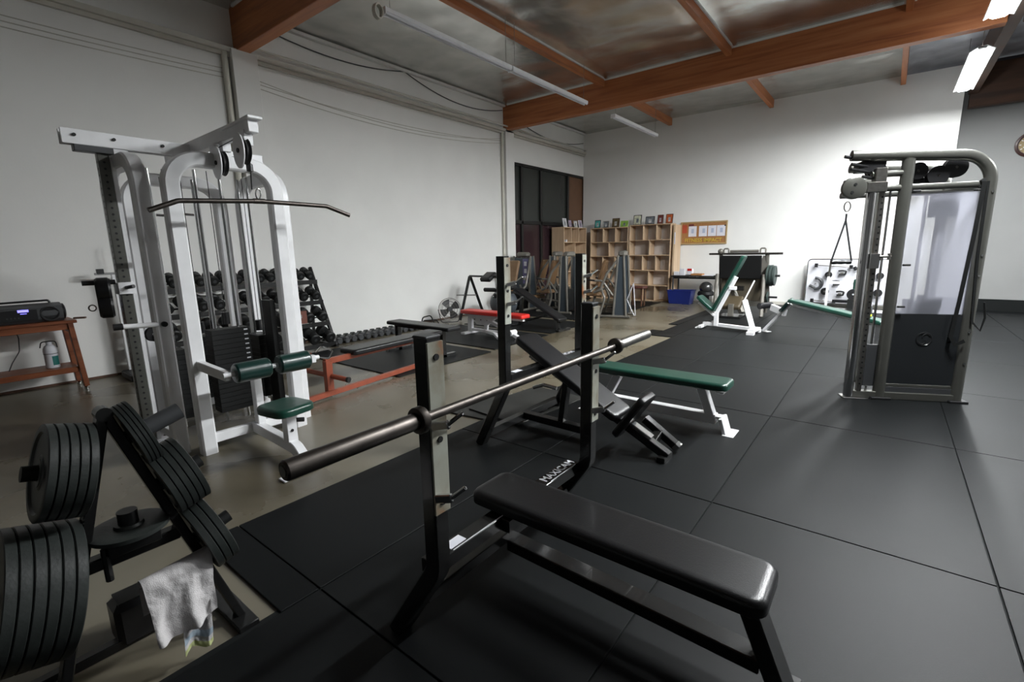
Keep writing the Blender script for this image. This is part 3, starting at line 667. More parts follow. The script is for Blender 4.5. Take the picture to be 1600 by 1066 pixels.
# knee rollers, seat
MB().bar((-4.05, 1.28, .72), (-3.66, 1.34, .67), .045, .07).build('roller_arm', WM, TM)
MB().cyl((-3.64, 1.30, .685), (-3.64, 2.03, .685), .018).build('roller_axle', WM, TM)
for y0, y1 in ((1.375, 1.625), (1.69, 1.94)): MB().lathe([(.02, 0), (.064, .002), (.074, .014), (.074, y1-y0-.014), (.064, y1-y0-.002), (.02, y1-y0)], (-3.64, y0, .685), (0, 1, 0), 28).build('knee_roller', 'dgreen_vinyl', TM)
MB().box((-3.64, 1.975, .68), (.05, .04, .06)).build('roller_end', WM, TM)
MB().tube([(-3.64, 2.0, .69), (-3.60, 2.10, .66), (-3.60, 2.14, .72), (-3.70, 2.10, .76), (-3.66, 2.02, .72)], .006, 6, .02).build('cable_hook', 'chrome', TM)
MB().box((-3.985, 1.66, .36), (.07, .06, .56)).build('front_support', WM, TM)
b = MB(); b.rtube([(-4.05, 1.645, .115), (-3.32, 1.61, .115), (-3.14, 1.60, .012)], .07, .085, .12, up=(0, 0, 1)); b.build('seat_beam', WM, TM)
MB().box((-3.11, 1.56, .008), (.085, .36, .012)).build('foot_plate', WM, TM)
MB().box((-3.40, 1.615, .24), (.075, .075, .24)).build('seat_post', WM, TM); MB().cyl((-3.40, 1.655, .30), (-3.38, 1.72, .29), .017).build('adjust_knob', 'black_plastic', TM); MB().cyl((-3.36, 1.612, .24), (-3.358, 1.612, .24), .012, seg=10).build('bolt', 'black_satin', TM)
MB().box((-3.40, 1.6, .375), (.12, .14, .03)).build('seat_bracket', 'black_metal', TM)
MB().pad((-3.40, 1.60, .415), .33, .32, .06, RZ(PI/4+.05) if False else RZ(.15), rc=.09).build('seat', 'green_vinyl', TM)

t = thing('lat_bar', 'long bent steel lat pulldown bar hanging from the white cable machine', 'pull bar', (-3.70, 1.72, 1.92))
MB().tube([(-3.70, 1.03, 1.815), (-3.70, 1.20, 1.885), (-3.70, 1.72, 1.915), (-3.70, 2.26, 1.91), (-3.70, 2.47, 1.845)], .0165, 14, .07).build('bar', 'dull_steel', t)
MB().cyl((-3.70, 1.68, 1.914), (-3.70, 1.76, 1.916), .019).build('swivel_sleeve', 'dull_steel', t)
MB().tube(arc((-3.69, 1.715, 1.965), .030, 0, 2*PI, 16, (0, .6, 0), (.2, 0, 1.2)), .005, 6).build('carabiner', 'chrome', t)
t = thing('curl_bar', 'short chrome cambered handle hanging inside the white cable machine', 'pull bar', (-4.86, 1.45, 1.87))
MB().tube([(-4.86, 1.40, 1.87), (-4.86, 1.52, 1.865), (-4.86, 1.60, 1.885), (-4.86, 1.68, 1.88)], .011, 10, .03).build('bar', 'chrome', t)
MB().cyl((-4.86, 1.46, 1.87), (-4.86, 1.46, 2.18), .003, seg=6).build('cable', 'black_plastic', t)

# ================================================================ SILVER FUNCTIONAL TRAINER (right)
u_ = V((.918, .396, 0)); v_ = V((-.396, .918, 0)); O_ = V((.06, 5.79, 0))
def L_(a, b, z): return O_ + u_*a + v_*b + V((0, 0, z))
RL = Matrix((u_, v_, V((0, 0, 1)))).transposed().to_4x4()
t = thing('dual_pulley_trainer', 'gunmetal dual pulley trainer with frosted side panel on the right', 'exercise machine', O_)
GM = 'gunmetal'
def LB(name, a, b, z, sa, sb, sz, m, parent=t, bev=.004): return MB().box(L_(a, b, z), (sa, sb, sz), RL, bev).build(name, m, parent)
MB().tube([L_(.635, 0, .03), L_(.635, 0, 2.265), L_(-.46, 0, 2.325)], .048, 16, .24, n=10).build('main_frame', GM, t)
MB().tube([L_(.62, .62, .03), L_(.62, .62, 2.24), L_(-.24, .62, 2.29)], .045, 14, .22, n=10).build('rear_frame', GM, t)
MB().cyl(L_(0, 0, .03), L_(0, 0, 2.265), .050, seg=20).build('front_post', GM, t); MB().cyl(L_(0, .62, .03), L_(0, .62, 2.265), .045, seg=20).build('rear_post', GM, t)
for b in (0, .62):
    MB().cyl(L_(-.30, b, 2.02), L_(.64, b, 2.02), .030, seg=14).build('cross_tube', GM, t)
    MB().cyl(L_(-.28, b, 2.145), L_(0, b, 2.15), .030, seg=14).build('cross_tube', GM, t)
    MB().bar(L_(-.26 if b == 0 else 0., b, .05), L_(.66, b, .05), .07, .07).build('base_tube', GM, t)
MB().cyl(L_(.62, 0, 2.02), L_(.62, .62, 2.02), .028, seg=14).build('cross_tube', GM, t); MB().bar(L_(.63, 0, .05), L_(.63, .62, .05), .06, .06).build('base_tube', GM, t)
LB('foot', .0, 0, .02, .17, .15, .035, 'black_plastic'); LB('foot', .635, 0, .02, .15, .15, .035, 'black_plastic')
LB('side_panel', .315, -.005, 1.415, .54, .008, 1.11, 'frost'); LB('lower_panel', .315, -.006, .51, .54, .010, .69, 'smoke'); LB('panel_strip', .315, -.008, 1.97, .54, .012, .012, 'chrome')
LB('lower_shroud', .315, .03, .52, .54, .03, .70, 'black_satin'); LB('kick_bar', .315, .0, .155, .54, .03, .03, GM)
LB('panel_base', .30, .0, .09, .58, .03, .10, 'grey_plastic')
LB('stack_tower', .34, .20, .55, .22, .18, .85, 'black_satin'); LB('stack_top', .34, .06, .98, .16, .10, .10, 'black_plastic'); LB('upper_guard', .36, .08, 1.86, .22, .05, .22, 'grey_plastic')
for a in (.27, .41): MB().cyl(L_(a, .2, .2), L_(a, .2, 1.98), .014, seg=10).build('guide_rod', 'chrome', t)
lo = MB(); lo.tube(arc(L_(.31, -.012, .62), .062, 0, 2*PI, 26, u_, (0, 0, 1))[:-1], .006, 6, closed=True)
lo.tube(arc(L_(.325, -.012, .64), .030, .3, PI+.2, 10, u_, (0, 0, 1)), .006, 6); lo.tube(arc(L_(.295, -.012, .60), .030, PI+.2, 2*PI+.3, 10, u_, (0, 0, 1)), .006, 6)
lo.build('round_logo', 'black_plastic', t)
# chrome column with holes
col = MB().cyl(L_(-.27, -.02, .03), L_(-.27, -.02, 2.0), .042, seg=18).build('column', 'chrome', t)
pc = LB('hole_strip', -.185, -.02, 1.02, .045, .03, 1.96, 'steel'); hm = MB()
for k in range(34): hm.cyl(L_(-.185, -.034, .16+k*.054), L_(-.185, -.0375, .16+k*.054), .009, seg=8)
tag(hm.build('pin_holes', 'black_plastic', pc), kind='stuff')
LB('column_collar', -.25, -.02, 2.03, .16, .11, .09, 'steel'); LB('column_top', -.22, -.01, 2.12, .09, .09, .16, 'steel')
cr = LB('carriage', -.20, -.03, 1.36, .08, .09, .14, 'chrome'); MB().cyl(L_(-.16, -.04, 1.40), L_(-.06, -.04, 1.40), .012).build('carriage_pin', 'steel', cr); MB().cyl(L_(-.075, -.04, 1.37), L_(-.075, -.04, 1.43), .014).build('pin_knob', 'steel', cr)
cam_ = MB().lathe([(.001, -.03), (.085, -.03), (.10, -.022), (.10, .022), (.085, .03), (.001, .03)], L_(-.43, -.05, 2.03), -v_, 32).build('pulley_cover', GM, t)
for a, z in ((-.43, 2.06), (-.45, 1.99)): MB().cyl(L_(a, -.085, z), L_(a, -.079, z), .013, seg=10).build('bolt', 'black_satin', cam_)
LB('pulley_arm', -.33, -.04, 2.02, .12, .05, .07, 'steel')
foot = LB('column_foot', -.22, -.01, .015, .22, .14, .02, 'chrome')
LB('low_guard', -.09, .02, .34, .10, .02, .42, 'grey_plastic')
for a in (-.26, -.10): MB().cyl(L_(a, .03, .03), L_(a, .03, 2.0), .010, seg=8).build('guide_rod', 'chrome', t)
# black pulleys and grips up on top
def bw(a, b, z, r, T=.028): MB().lathe([(.012, -T), (r, -T), (r*.9, -T*.2), (r*.9, T*.2), (r, T), (.012, T)], L_(a, b, z), -v_, 30, closed=True).build('pulley_wheel', 'black_plastic', t)
bw(.12, .10, 2.17, .075); bw(.27, .08, 2.12, .085); bw(.42, .12, 2.19, .09); bw(.14, .14, 2.06, .07); bw(-.28, .08, 2.24, .07); bw(-.20, .16, 2.20, .07)
h = MB(); h.box(L_(-.28, .06, 2.22), (.22, .12, .09), RL); h.build('pulley_block', 'black_plastic', t)
for z, a in ((2.305, -.50), (2.235, -.44), (2.19, -.44), (2.12, -.34)): MB().cyl(L_(a-.02, -.02, z+.012), L_(a+.16, .02, z-.02), .014, seg=10).build('grip_peg', 'black_plastic', t)
for z in (1.32, .93, 1.98): MB().cyl(L_(.04, -.05, z), L_(.10, -.05, z), .010, seg=8).build('bolt', 'black_satin', t)
for z in (1.40, 1.22, .70, .40, 1.95): MB().cyl(L_(.635, -.045, z), L_(.635, -.056, z), .010, seg=8).build('bolt', 'chrome', t)

t = thing('resistance_strap', 'long black strap hanging down the right side of the pulley trainer', 'strap', L_(.56, -.06, 2.05))
MB().sweep([L_(.56, -.06, 2.04), L_(.545, -.062, 1.6), L_(.515, -.062, 1.0), L_(.49, -.064, .66), L_(.53, -.066, .58), L_(.60, -.066, .62)], [(-.017, -.002), (.017, -.002), (.017, .002), (-.017, .002)], up=v_).build('strap_band', 'black_satin', t)
MB().sweep([L_(.59, -.058, 2.04), L_(.60, -.06, 1.4), L_(.63, -.07, .80), L_(.70, -.075, .72), L_(.72, -.075, .84), L_(.70, -.07, .98)], [(-.009, -.002), (.009, -.002), (.009, .002), (-.009, .002)], up=v_).build('strap_band', 'black_satin', t)
MB().tube([L_(.56, -.05, 2.05), L_(.56, .045, 2.02), L_(.56, -.05, 1.99)], .018, 8, .02).build('strap_knot', 'black_satin', t)

t = thing('cable_grip', 'black foam grip on straps hanging from the trainer by a carabiner', 'handle', L_(-.47, -.06, 1.4))
MB().tube(arc(L_(-.47, -.06, 1.865), .026, 0, 2*PI, 18, u_, (0, 0, 1.7)), .0055, 6).build('carabiner', 'steel', t)
for s in (-.085, .085): MB().sweep([L_(-.47, -.06, 1.80), L_(-.47, -.06, 1.74), L_(-.47+s, -.06, 1.36)], [(-.008, -.0015), (.008, -.0015), (.008, .0015), (-.008, .0015)], up=v_).build('strap', 'grey_plastic', t)
MB().lathe([(.012, 0), (.018, .004), (.020, .03), (.015, .05), (.020, .085), (.015, .12), (.020, .14), (.018, .166), (.012, .17)], L_(-.555, -.06, 1.352), u_, 16).build('foam_grip', 'black_plastic', t)

# ================================================================ LEFT WALL: TABLE, BOOMBOX, BOTTLE, SCALE
TW = 'table_wood'
t = thing('console_table', 'red-brown wooden table with lower shelf against the left wall', 'table', (-7.5, .40, 0))
MB().box((-7.50, .42, .815), (.46, 1.50, .035)).build('tabletop', TW, t)
MB().box((-7.30, .42, .765), (.03, 1.42, .07)).build('apron', TW, t); MB().box((-7.72, .42, .765), (.03, 1.42, .07)).build('apron', TW, t)
MB().box((-7.50, .42, .275), (.42, 1.40, .03)).build('lower_shelf', TW, t); MB().box((-7.29, .42, .255), (.02, 1.38, .05)).build('shelf_lip', TW, t)
for y, yb in ((1.11, 1.15), (-.28, -.32)):
    for x in (-7.31, -7.68):
        l = MB().bar((x, y, .80), (x+(.02 if x > -7.5 else -.0), yb, .05), .05, .08, up=(1, 0, 0)).build('leg', TW, t)
        MB().lathe([(.012, 0), (.024, .006), (.024, .03), (.012, .045)], (x, yb, .002), seg=14).build('caster', 'chrome', l)
    MB().box((-7.5, y, .72), (.36, .03, .06)).build('side_rail', TW, t)
MB().bar((-7.42, 1.17, .84), (-7.36, 1.27, .84), .04, .02).build('end_handle', 'wood_dark', t)
t = thing('boombox', 'black portable stereo with glowing blue display on the wooden table', 'stereo', (-7.46, .80, .833))
bb = MB(); prof = [(-.115, .0), (-.10, .0), (.10, 0), (.125, .03), (.13, .10), (.105, .17), (.03, .20), (-.05, .20), (-.11, .15), (-.125, .07)]
bb.ring_skin([[V((-7.46+x, y, .835+z)) for x, z in prof] for y in (.36, .385, 1.04, 1.08)]); bb.build('body', 'grey_plastic', t)
for y in (.47, .97):
    MB().lathe([(.001, 0), (.060, 0), (.072, .008), (.082, .008), (.085, 0)], (-7.335, y, .925), (1, 0, .1), 28).build('speaker', 'black_plastic', t)
MB().lathe([(.001, 0), (.075, 0), (.09, .01), (.09, .035), (.07, .045)], (-7.46, 1.07, .93), (0, 1, 0), 26).build('woofer', 'black_plastic', t)
MB().box((-7.333, .72, .925), (.01, .30, .12)).build('control_panel', 'black_plastic', t)
MB().box((-7.327, .76, .972), (.006, .085, .026), bev=0).build('display', 'lcd', t)
MB().box((-7.327, .76, .942), (.005, .05, .006), bev=0).build('lit_label', 'lcd', t)
for k in range(4): MB().cyl((-7.33, .63+.03*k, .90), (-7.322, .63+.03*k, .90), .008, seg=10).build('button', 'grey_plastic', t)
MB().tube([(-7.47, .42, 1.02), (-7.47, .42, 1.06), (-7.47, 1.0, 1.065), (-7.47, 1.0, 1.02)], .011, 8, .03).build('carry_handle', 'black_plastic', t)
t = thing('spray_bottle', 'white plastic bottle with teal label on the table\'s lower shelf', 'bottle', (-7.47, .925, .29))
MB().lathe([(.001, 0), (.058, 0), (.062, .006), (.062, .17), (.064, .19), (.060, .225), (.045, .255), (.022, .27), (.001, .27)], (-7.47, .925, .291), seg=26).build('bottle_body', 'white_plastic', t)
MB().lathe([(.0625, 0), (.064, .0), (.064, .006), (.0625, .006)], (-7.47, .925, .455), seg=26, closed=True).build('seam_ring', 'grey_plastic', t)
def lab(u, v): a = -.9+1.1*u; return (-7.47+.063*math.cos(a), .925+.063*math.sin(a)+.0, .33+.09*v)
MB().grid(lambda u, v: (-7.47+.0632*math.cos(-.05+1.1*u), .925+.0632*math.sin(-.05+1.1*u), .325+.105*v), 8, 1).build('label_print', 'teal_print', t)
MB().lathe([(.001, 0), (.026, 0), (.026, .03), (.012, .045), (.001, .045)], (-7.47, .925, .561), seg=16).build('cap', 'white_plastic', t)
MB().tube([(-7.50, .85, .53), (-7.45, .86, .60), (-7.44, .98, .60), (-7.47, .99, .52)], .006, 6, .03).build('wire_handle', 'black_plastic', t)
t = tag(MB().tube([(-7.66, .66, .82), (-7.70, .72, .66), (-7.66, .70, .50), (-7.62, .62, .38), (-7.60, .58, .297)], .005, 6, .1).build('power_cord', 'black_plastic'), 'thin black cord hanging behind the wooden table to its lower shelf', 'cord')
t = thing('physician_scale', 'white upright weighing scale with black platform between table and machine', 'scale', (-7.5, 1.72, 0))
MB().box((-7.42, 1.70, .05), (.46, .28, .085), bev=.012).build('platform', 'black_satin', t)
MB().box((-7.62, 1.70, .70), (.05, .13, 1.22)).build('column', 'white_metal', t)
MB().box((-7.60, 1.66, 1.33), (.02, .40, .03)).build('weigh_beam', 'chrome', t); MB().box((-7.60, 1.52, 1.36), (.04, .07, .06)).build('slider', 'black_plastic', t); MB().box((-7.62, 1.70, 1.28), (.06, .15, .10)).build('beam_box', 'white_metal', t)
MB().box((-7.64, 1.70, 1.52), (.015, .02, .34)).build('height_rod', 'chrome', t)

# ================================================================ DUMBBELL RACK AND DUMBBELLS
t = thing('dumbbell_rack', 'black four-tier rack of round black dumbbells on the left wall', 'weight rack', (-7.35, 3.1, 0))
RK = t
y0r, y1r = 1.95, 4.27
tiers = [(-7.58, 1.13), (-7.45, .80), (-7.31, .46), (-7.17, .13)]
for y in (y0r, y1r):
    MB().bar((-7.66, y, 1.30), (-7.07, y, .0), .05, .05, up=(0, 1, 0)).build('side_frame', BL, t); MB().bar((-7.74, y, .03), (-7.02, y, .03), .05, .05).build('base_foot', BL, t)
    MB().bar((-7.74, y, .03), (-7.66, y, 1.27), .05, .04, up=(0, 1, 0)).build('rear_post', BL, t)
for x, z in tiers:
    s = MB(); s.bar((x-.10, y0r, z+.02), (x-.10, y1r, z+.02), .04, .02); s.bar((x+.09, y0r, z-.05), (x+.09, y1r, z-.05), .04, .02); s.prism([(x+.11, y0r, z-.10), (x+.11, y0r, z-.03), (x+.118, y0r, z-.03), (x+.118, y0r, z-.10)], (0, y1r-y0r, 0)); s.build('shelf_rail', BL, t)
def make_db(R, L, hl, label, group, name='dumbbell', m='black_satin', hex_=False):
    o = thing(name, label, 'dumbbell', (0, 0, 0), group=group); sg = 6 if hex_ else 12
    for s in (-1, 1): MB().lathe([(.001, 0), (R*.72, 0), (R, .012), (R, hl-.014), (R*.8, hl), (.001, hl)], (s*(L/2-hl), 0, 0), (s, 0, 0), sg).build('head', m, o)
    MB().cyl((-L/2+hl, 0, 0), (L/2-hl, 0, 0), .016, seg=10).build('grip', 'steel', o)
    for s in (-1, 1): MB().lathe([(.001, 0), (.024, 0), (.024, .003), (.001, .003)], (s*L/2, 0, 0), (s, 0, 0), 12).build('end_cap', 'grey_plastic', o)
    return o
tn = ['top', 'second', 'third', 'bottom']
NTH = ['first', 'second', 'third', 'fourth', 'fifth', 'sixth', 'seventh', 'eighth', 'ninth', 'tenth', 'eleventh', 'twelfth', 'thirteenth', 'fourteenth']
for ti, ((x, z), (R, n, L, hl)) in enumerate(zip(tiers, [(.066, 14, .27, .09), (.074, 11, .29, .10), (.082, 10, .31, .11), (.090, 9, .33, .12)])):
    proto = None
    for k in range(n):
        y = y0r+.13 + (y1r-y0r-.24)*k/(n-1)
        o = proto and copy_tree(proto) or make_db(R, L, hl, '', 'dumbbells on the %s rack tier' % tn[ti])
        proto = proto or o
        o['label'] = 'round black dumbbell, %s from the right end of the %s tier of the wall rack' % (NTH[n-1-k], tn[ti])
        o.location = (x, y, z+R+.012); o.rotation_euler = (random.uniform(-.2, .2), .36, random.uniform(-.05, .05))
for ri, (x, R) in enumerate(((-7.28, .062), (-7.52, .058))):
    proto = None
    for k in range(14):
        y = 4.42+.142*k - .05*ri
        o = proto and copy_tree(proto) or make_db(R, .21, .075, '', 'floor dumbbells in the %s row' % ('front', 'back')[ri], m='plate_iron' if ri else 'grey_plastic', hex_=True)
        proto = proto or o
        o['label'] = 'small grey dumbbell, %s from the rack in the %s row on the floor' % (NTH[k], ('front', 'back')[ri])
        o.location = (x, y, R*.866+.002 + (.0)); o.rotation_euler = (0, 0, random.uniform(-.08, .08))
t = thing('push_up_handle', 'small black curved handle frame at the far end of the floor dumbbells', 'handle', (-7.3, 6.5, 0))
MB().tube([(-7.42, 6.42, .01), (-7.38, 6.45, .20), (-7.25, 6.55, .24), (-7.2, 6.62, .01)], .013, 8, .05).build('tube_frame', BL, t); MB().tube([(-7.30, 6.36, .01), (-7.34, 6.42, .14), (-7.2, 6.66, .14), (-7.16, 6.72, .01)], .013, 8, .05).build('tube_frame', BL, t)

MT['rust_brown'] = mat('rust_brown_paint', (.15, .042, .024), .5, var=.2)
t = thing('orange_stand', 'orange-brown steel post with square head in front of the dumbbell rack', 'stand', (-6.98, 3.62, 0))
MB().box((-6.90, 3.53, .27), (.07, .07, .54)).build('post', 'rust_brown', t); MB().box((-6.90, 3.60, .58), (.06, .22, .19), bev=.02).build('head_plate', 'rust_brown', t)
MB().box((-6.86, 3.60, .60), (.02, .05, .05)).build('latch', 'steel', t); MB().box((-6.90, 3.56, .02), (.20, .26, .03)).build('foot', 'rust_brown', t)

# rubber mats in the left lane
matpiece(-6.9, -4.62, 3.60, 5.36, 0, 0, 'black rubber mat under the low black benches, nearest in its lane', 'mat')
matpiece(-6.9, -4.68, 5.52, 7.02, 0, 0, 'black rubber mat under the red bench', 'mat')
matpiece(-6.9, -4.72, 7.16, 8.60, 0, 0, 'black rubber mat under the foot of the black decline bench', 'mat')
matpiece(-7.6, -4.9, 8.85, 11.1, 0, 0, 'large black rubber mat under the row of circuit machines', 'mat')
matpiece(-5.65, -4.85, 11.2, 12.9, 0.0, 0, 'narrow black rubber mat under the small stool by the shelves', 'mat')

# ORANGE FRAMED BENCH
t = thing('orange_framed_bench', 'low bench with black pad on an orange-red steel frame', 'bench', (-4.7, 3.1, 0))
OF = 'orange_frame'
MB().bar((-4.525, 2.27, .05), (-4.80, 4.30, .05), .05, .055).build('base_rail', OF, t); MB().bar((-4.665, 2.66, .38), (-4.74, 4.20, .40), .055, .06).build('top_rail', OF, t)
MB().box((-4.64, 2.68, .22), (.07, .075, .34)).build('post', OF, t); MB().box((-4.78, 4.15, .22), (.06, .06, .34)).build('post', OF, t)
p = MB().cyl((-4.98, 2.60, .26), (-4.40, 2.76, .20), .027).build('roller_peg', OF, t); MB().cyl((-4.41, 2.757, .201), (-4.385, 2.765, .199), .031).build('end_cap', 'black_plastic', p)
MB().bar((-4.70, 2.32, .03), (-4.36, 2.28, .03), .06, .04).build('foot', OF, t)
incl((-4.74, 2.98, .425), (-4.80, 4.42, .44), .30, .06, 0, 'bench_pad', VN, t, off=.0)
# BLACK FLAT BENCH
t = thing('flat_bench', 'plain black flat bench beyond the orange-framed bench, near the wall', 'bench', (-5.4, 4.68, 0))
MB().pad((-5.38, 4.68, .45), 1.36, .28, .055, rc=.03).build('bench_pad', VN, t)
for x in (-5.95, -4.95):
    MB().box((x, 4.68, .22), (.07, .07, .42)).build('leg', BL, t); f = MB().box((x, 4.68, .03), (.07, .46, .045)).build('foot', BL, t); MB().box((x+.0, 4.45, .03), (.05, .03, .05)).build('end_cap', 'chrome', f)
MB().box((-5.45, 4.68, .40), (1.0, .05, .04)).build('seat_rail', BL, t)
tag(MB(Matrix.Translation((-6.35, 5.30, .029)) @ RZ(.2)).pad((0, 0, 0), .20, .13, .03, rc=.03).build('folded_cloth', mat('violet_cloth', (.05, .03, .12), .9)), 'small violet folded cloth on the rubber mat behind the black flat bench', 'cloth')

# RED ADJUSTABLE BENCH
t = thing('adjustable_bench', 'adjustable bench with bright red pad and white frame', 'bench', (-5.4, 6.4, 0))
MB().pad((-5.62, 6.38, .425), 1.02, .28, .07, rc=.05).build('back_pad', 'red_vinyl', t); MB().pad((-4.90, 6.38, .415), .40, .27, .07, RZ(0), rc=.05).build('seat_pad', 'red_vinyl', t)
MB().bar((-6.10, 6.38, .365), (-4.75, 6.38, .355), .06, .05).build('seat_rail', WM, t)
MB().bar((-5.98, 6.38, .34), (-6.0, 6.40, .05), .07, .09, up=(1, 0, 0)).build('leg', WM, t); MB().bar((-5.62, 6.42, .30), (-5.66, 6.44, .06), .05, .08, up=(1, 0, 0)).build('leg', WM, t)
MB().bar((-6.05, 6.40, .09), (-5.30, 6.40, .08), .06, .05).build('base_rail', WM, t); MB().box((-6.02, 6.40, .03), (.10, .40, .04)).build('foot', WM, t)
MB().rtube([(-5.62, 6.38, .30), (-5.40, 6.38, .24), (-5.05, 6.36, .12), (-4.86, 6.36, .04)], .07, .06, .1).build('curved_strut', WM, t)
MB().rtube([(-5.55, 6.34, .09), (-5.25, 6.20, .10), (-5.05, 6.12, .02)], .07, .05, .1).build('curved_foot', WM, t)
b = MB().cyl((-4.99, 6.28, .115), (-4.99, 6.44, .115), .05).build('wheel_hub', WM, t); MB().cyl((-4.99, 6.27, .115), (-4.99, 6.275, .115), .012, seg=8).build('bolt', 'black_satin', b)
MB().prism([(-5.95, 6.35, .34), (-5.35, 6.35, .34), (-5.55, 6.35, .20), (-5.8, 6.35, .20)], (0, .06, 0)).build('adjust_plate', WM, t)
for x in (-5.85, -5.70, -5.55): MB().cyl((x, 6.345, .29), (x, 6.35, .29), .012, seg=8).build('hole', 'black_satin', t)

# BLACK DECLINE BENCH
t = thing('decline_bench', 'black decline bench sloping down to the right behind the red bench', 'bench', (-5.2, 7.6, 0))
incl((-5.85, 7.65, .74), (-4.72, 7.58, .20), .30, .06, 0, 'back_pad', VN, t, off=.0)
MB().bar((-5.80, 7.64, .68), (-4.76, 7.58, .16), .06, .05).build('slope_rail', BL, t)
MB().bar((-5.72, 7.64, .66), (-5.78, 7.64, .03), .06, .07, up=(1, 0, 0)).build('leg', BL, t); MB().bar((-4.90, 7.59, .22), (-4.76, 7.50, .03), .06, .06, up=(1, 0, 0)).build('leg', BL, t)
MB().bar((-5.80, 7.64, .06), (-5.0, 7.60, .30), .05, .04).build('brace', BL, t); MB().bar((-4.70, 7.34, .025), (-4.68, 7.74, .025), .07, .045).build('foot', BL, t); MB().bar((-5.80, 7.40, .025), (-5.80, 7.90, .025), .07, .045).build('foot', BL, t)
MB().bar((-5.82, 7.64, .70), (-6.25, 7.64, .62), .05, .05).build('leg_hold_arm', BL, t)
for x, z in ((-6.05, .76), (-6.28, .60)):
    MB().cyl((x, 7.44, z), (x, 7.84, z), .05, seg=18, bev=.012).build('ankle_roller', VN, t); MB().cyl((x, 7.40, z), (x, 7.88, z), .012, seg=8).build('roller_axle', 'chrome', t)

# FAN
t = thing('floor_fan', 'round grey wire floor fan standing by the left wall', 'fan', (-7.3, 7.15, 0))
fc = V((-7.3, 7.15, .30)); fd = V((.80, -.60, .08)).normalized(); fR = rot_to(fd)
def fp_(r, a, z): return fc + (fR @ V((r*math.cos(a), r*math.sin(a), z)))
gr = MB()
for z, rr in ((.05, .10), (.045, .16), (.025, .21), (0, .235), (-.03, .235), (-.06, .17)): gr.tube([fp_(rr, a*2*PI/36, z) for a in range(36)], .0035 if rr < .22 else .006, 5, closed=True)
for k in range(40):
    a = k*2*PI/40; gr.tube([fp_(.045, a, .055), fp_(.14, a+.15, .05), fp_(.235, a+.25, 0)], .0022, 4)
gr.build('wire_guard', 'steel', t)
for k in range(4):
    a0 = k*PI/2; bl = MB()
    bl.grid(lambda u, v: fp_(.05+.16*u, a0+1.15*v*(1-.2*u), -.015+.03*(v-.5)), 5, 6); b = bl.build('blade', 'grey_plastic', t)
MB().cyl(fp_(0, 0, -.11), fp_(0, 0, .0), .055, seg=18, bev=.01).build('motor', 'black_plastic', t); MB().cyl(fp_(0, 0, .05), fp_(0, 0, .062), .048, seg=18).build('center_badge', 'grey_plastic', t)
MB().tube([fp_(.245, PI, -.02)*1, V((-7.42, 7.0, .02)), V((-7.18, 7.28, .02)), fp_(.245, 0, -.02)], .010, 8, .06).build('stand', 'black_plastic', t)

# HYPEREXTENSION FRAME
t = thing('hyperextension_frame', 'black A-frame exercise bench with two black pads, by the wall', 'exercise machine', (-7.2, 7.9, 0))
MB().tube([(-7.3, 7.45, .02), (-7.3, 7.80, .96)], .032, 10).build('front_leg', BL, t); MB().tube([(-7.3, 8.26, .02), (-7.3, 7.82, .97)], .032, 10).build('rear_leg', BL, t)
MB().cyl((-7.3, 7.38, .58), (-7.3, 8.02, .53), .012).build('cross_rod', 'steel', t)
MB().bar((-7.3, 7.8, .97), (-6.6, 7.95, .96), .04, .04).build('arm', BL, t)
MB().pad((-6.85, 7.92, .955), .28, .30, .10, Matrix.Rotation(.5, 4, 'X'), rc=.03).build('hip_pad', VN, t)
MB().cyl((-7.05, 8.0, .66), (-6.65, 8.05, .66), .045, seg=16, bev=.01).build('ankle_roller', VN, t); MB().bar((-6.72, 7.98, .95), (-6.72, 8.03, .66), .03, .03).build('roller_arm', 'chrome', t)
t = thing('exercise_ball', 'dark slate round-topped equipment cover under the hyperextension pads', 'ball', (-6.9, 8.35, .28))
MB().sphere((-6.86, 8.45, .33), .32, (1, 1, 1), 26, 16).build('ball_skin', mat('slate_vinyl', (.055, .065, .075), .4), t)

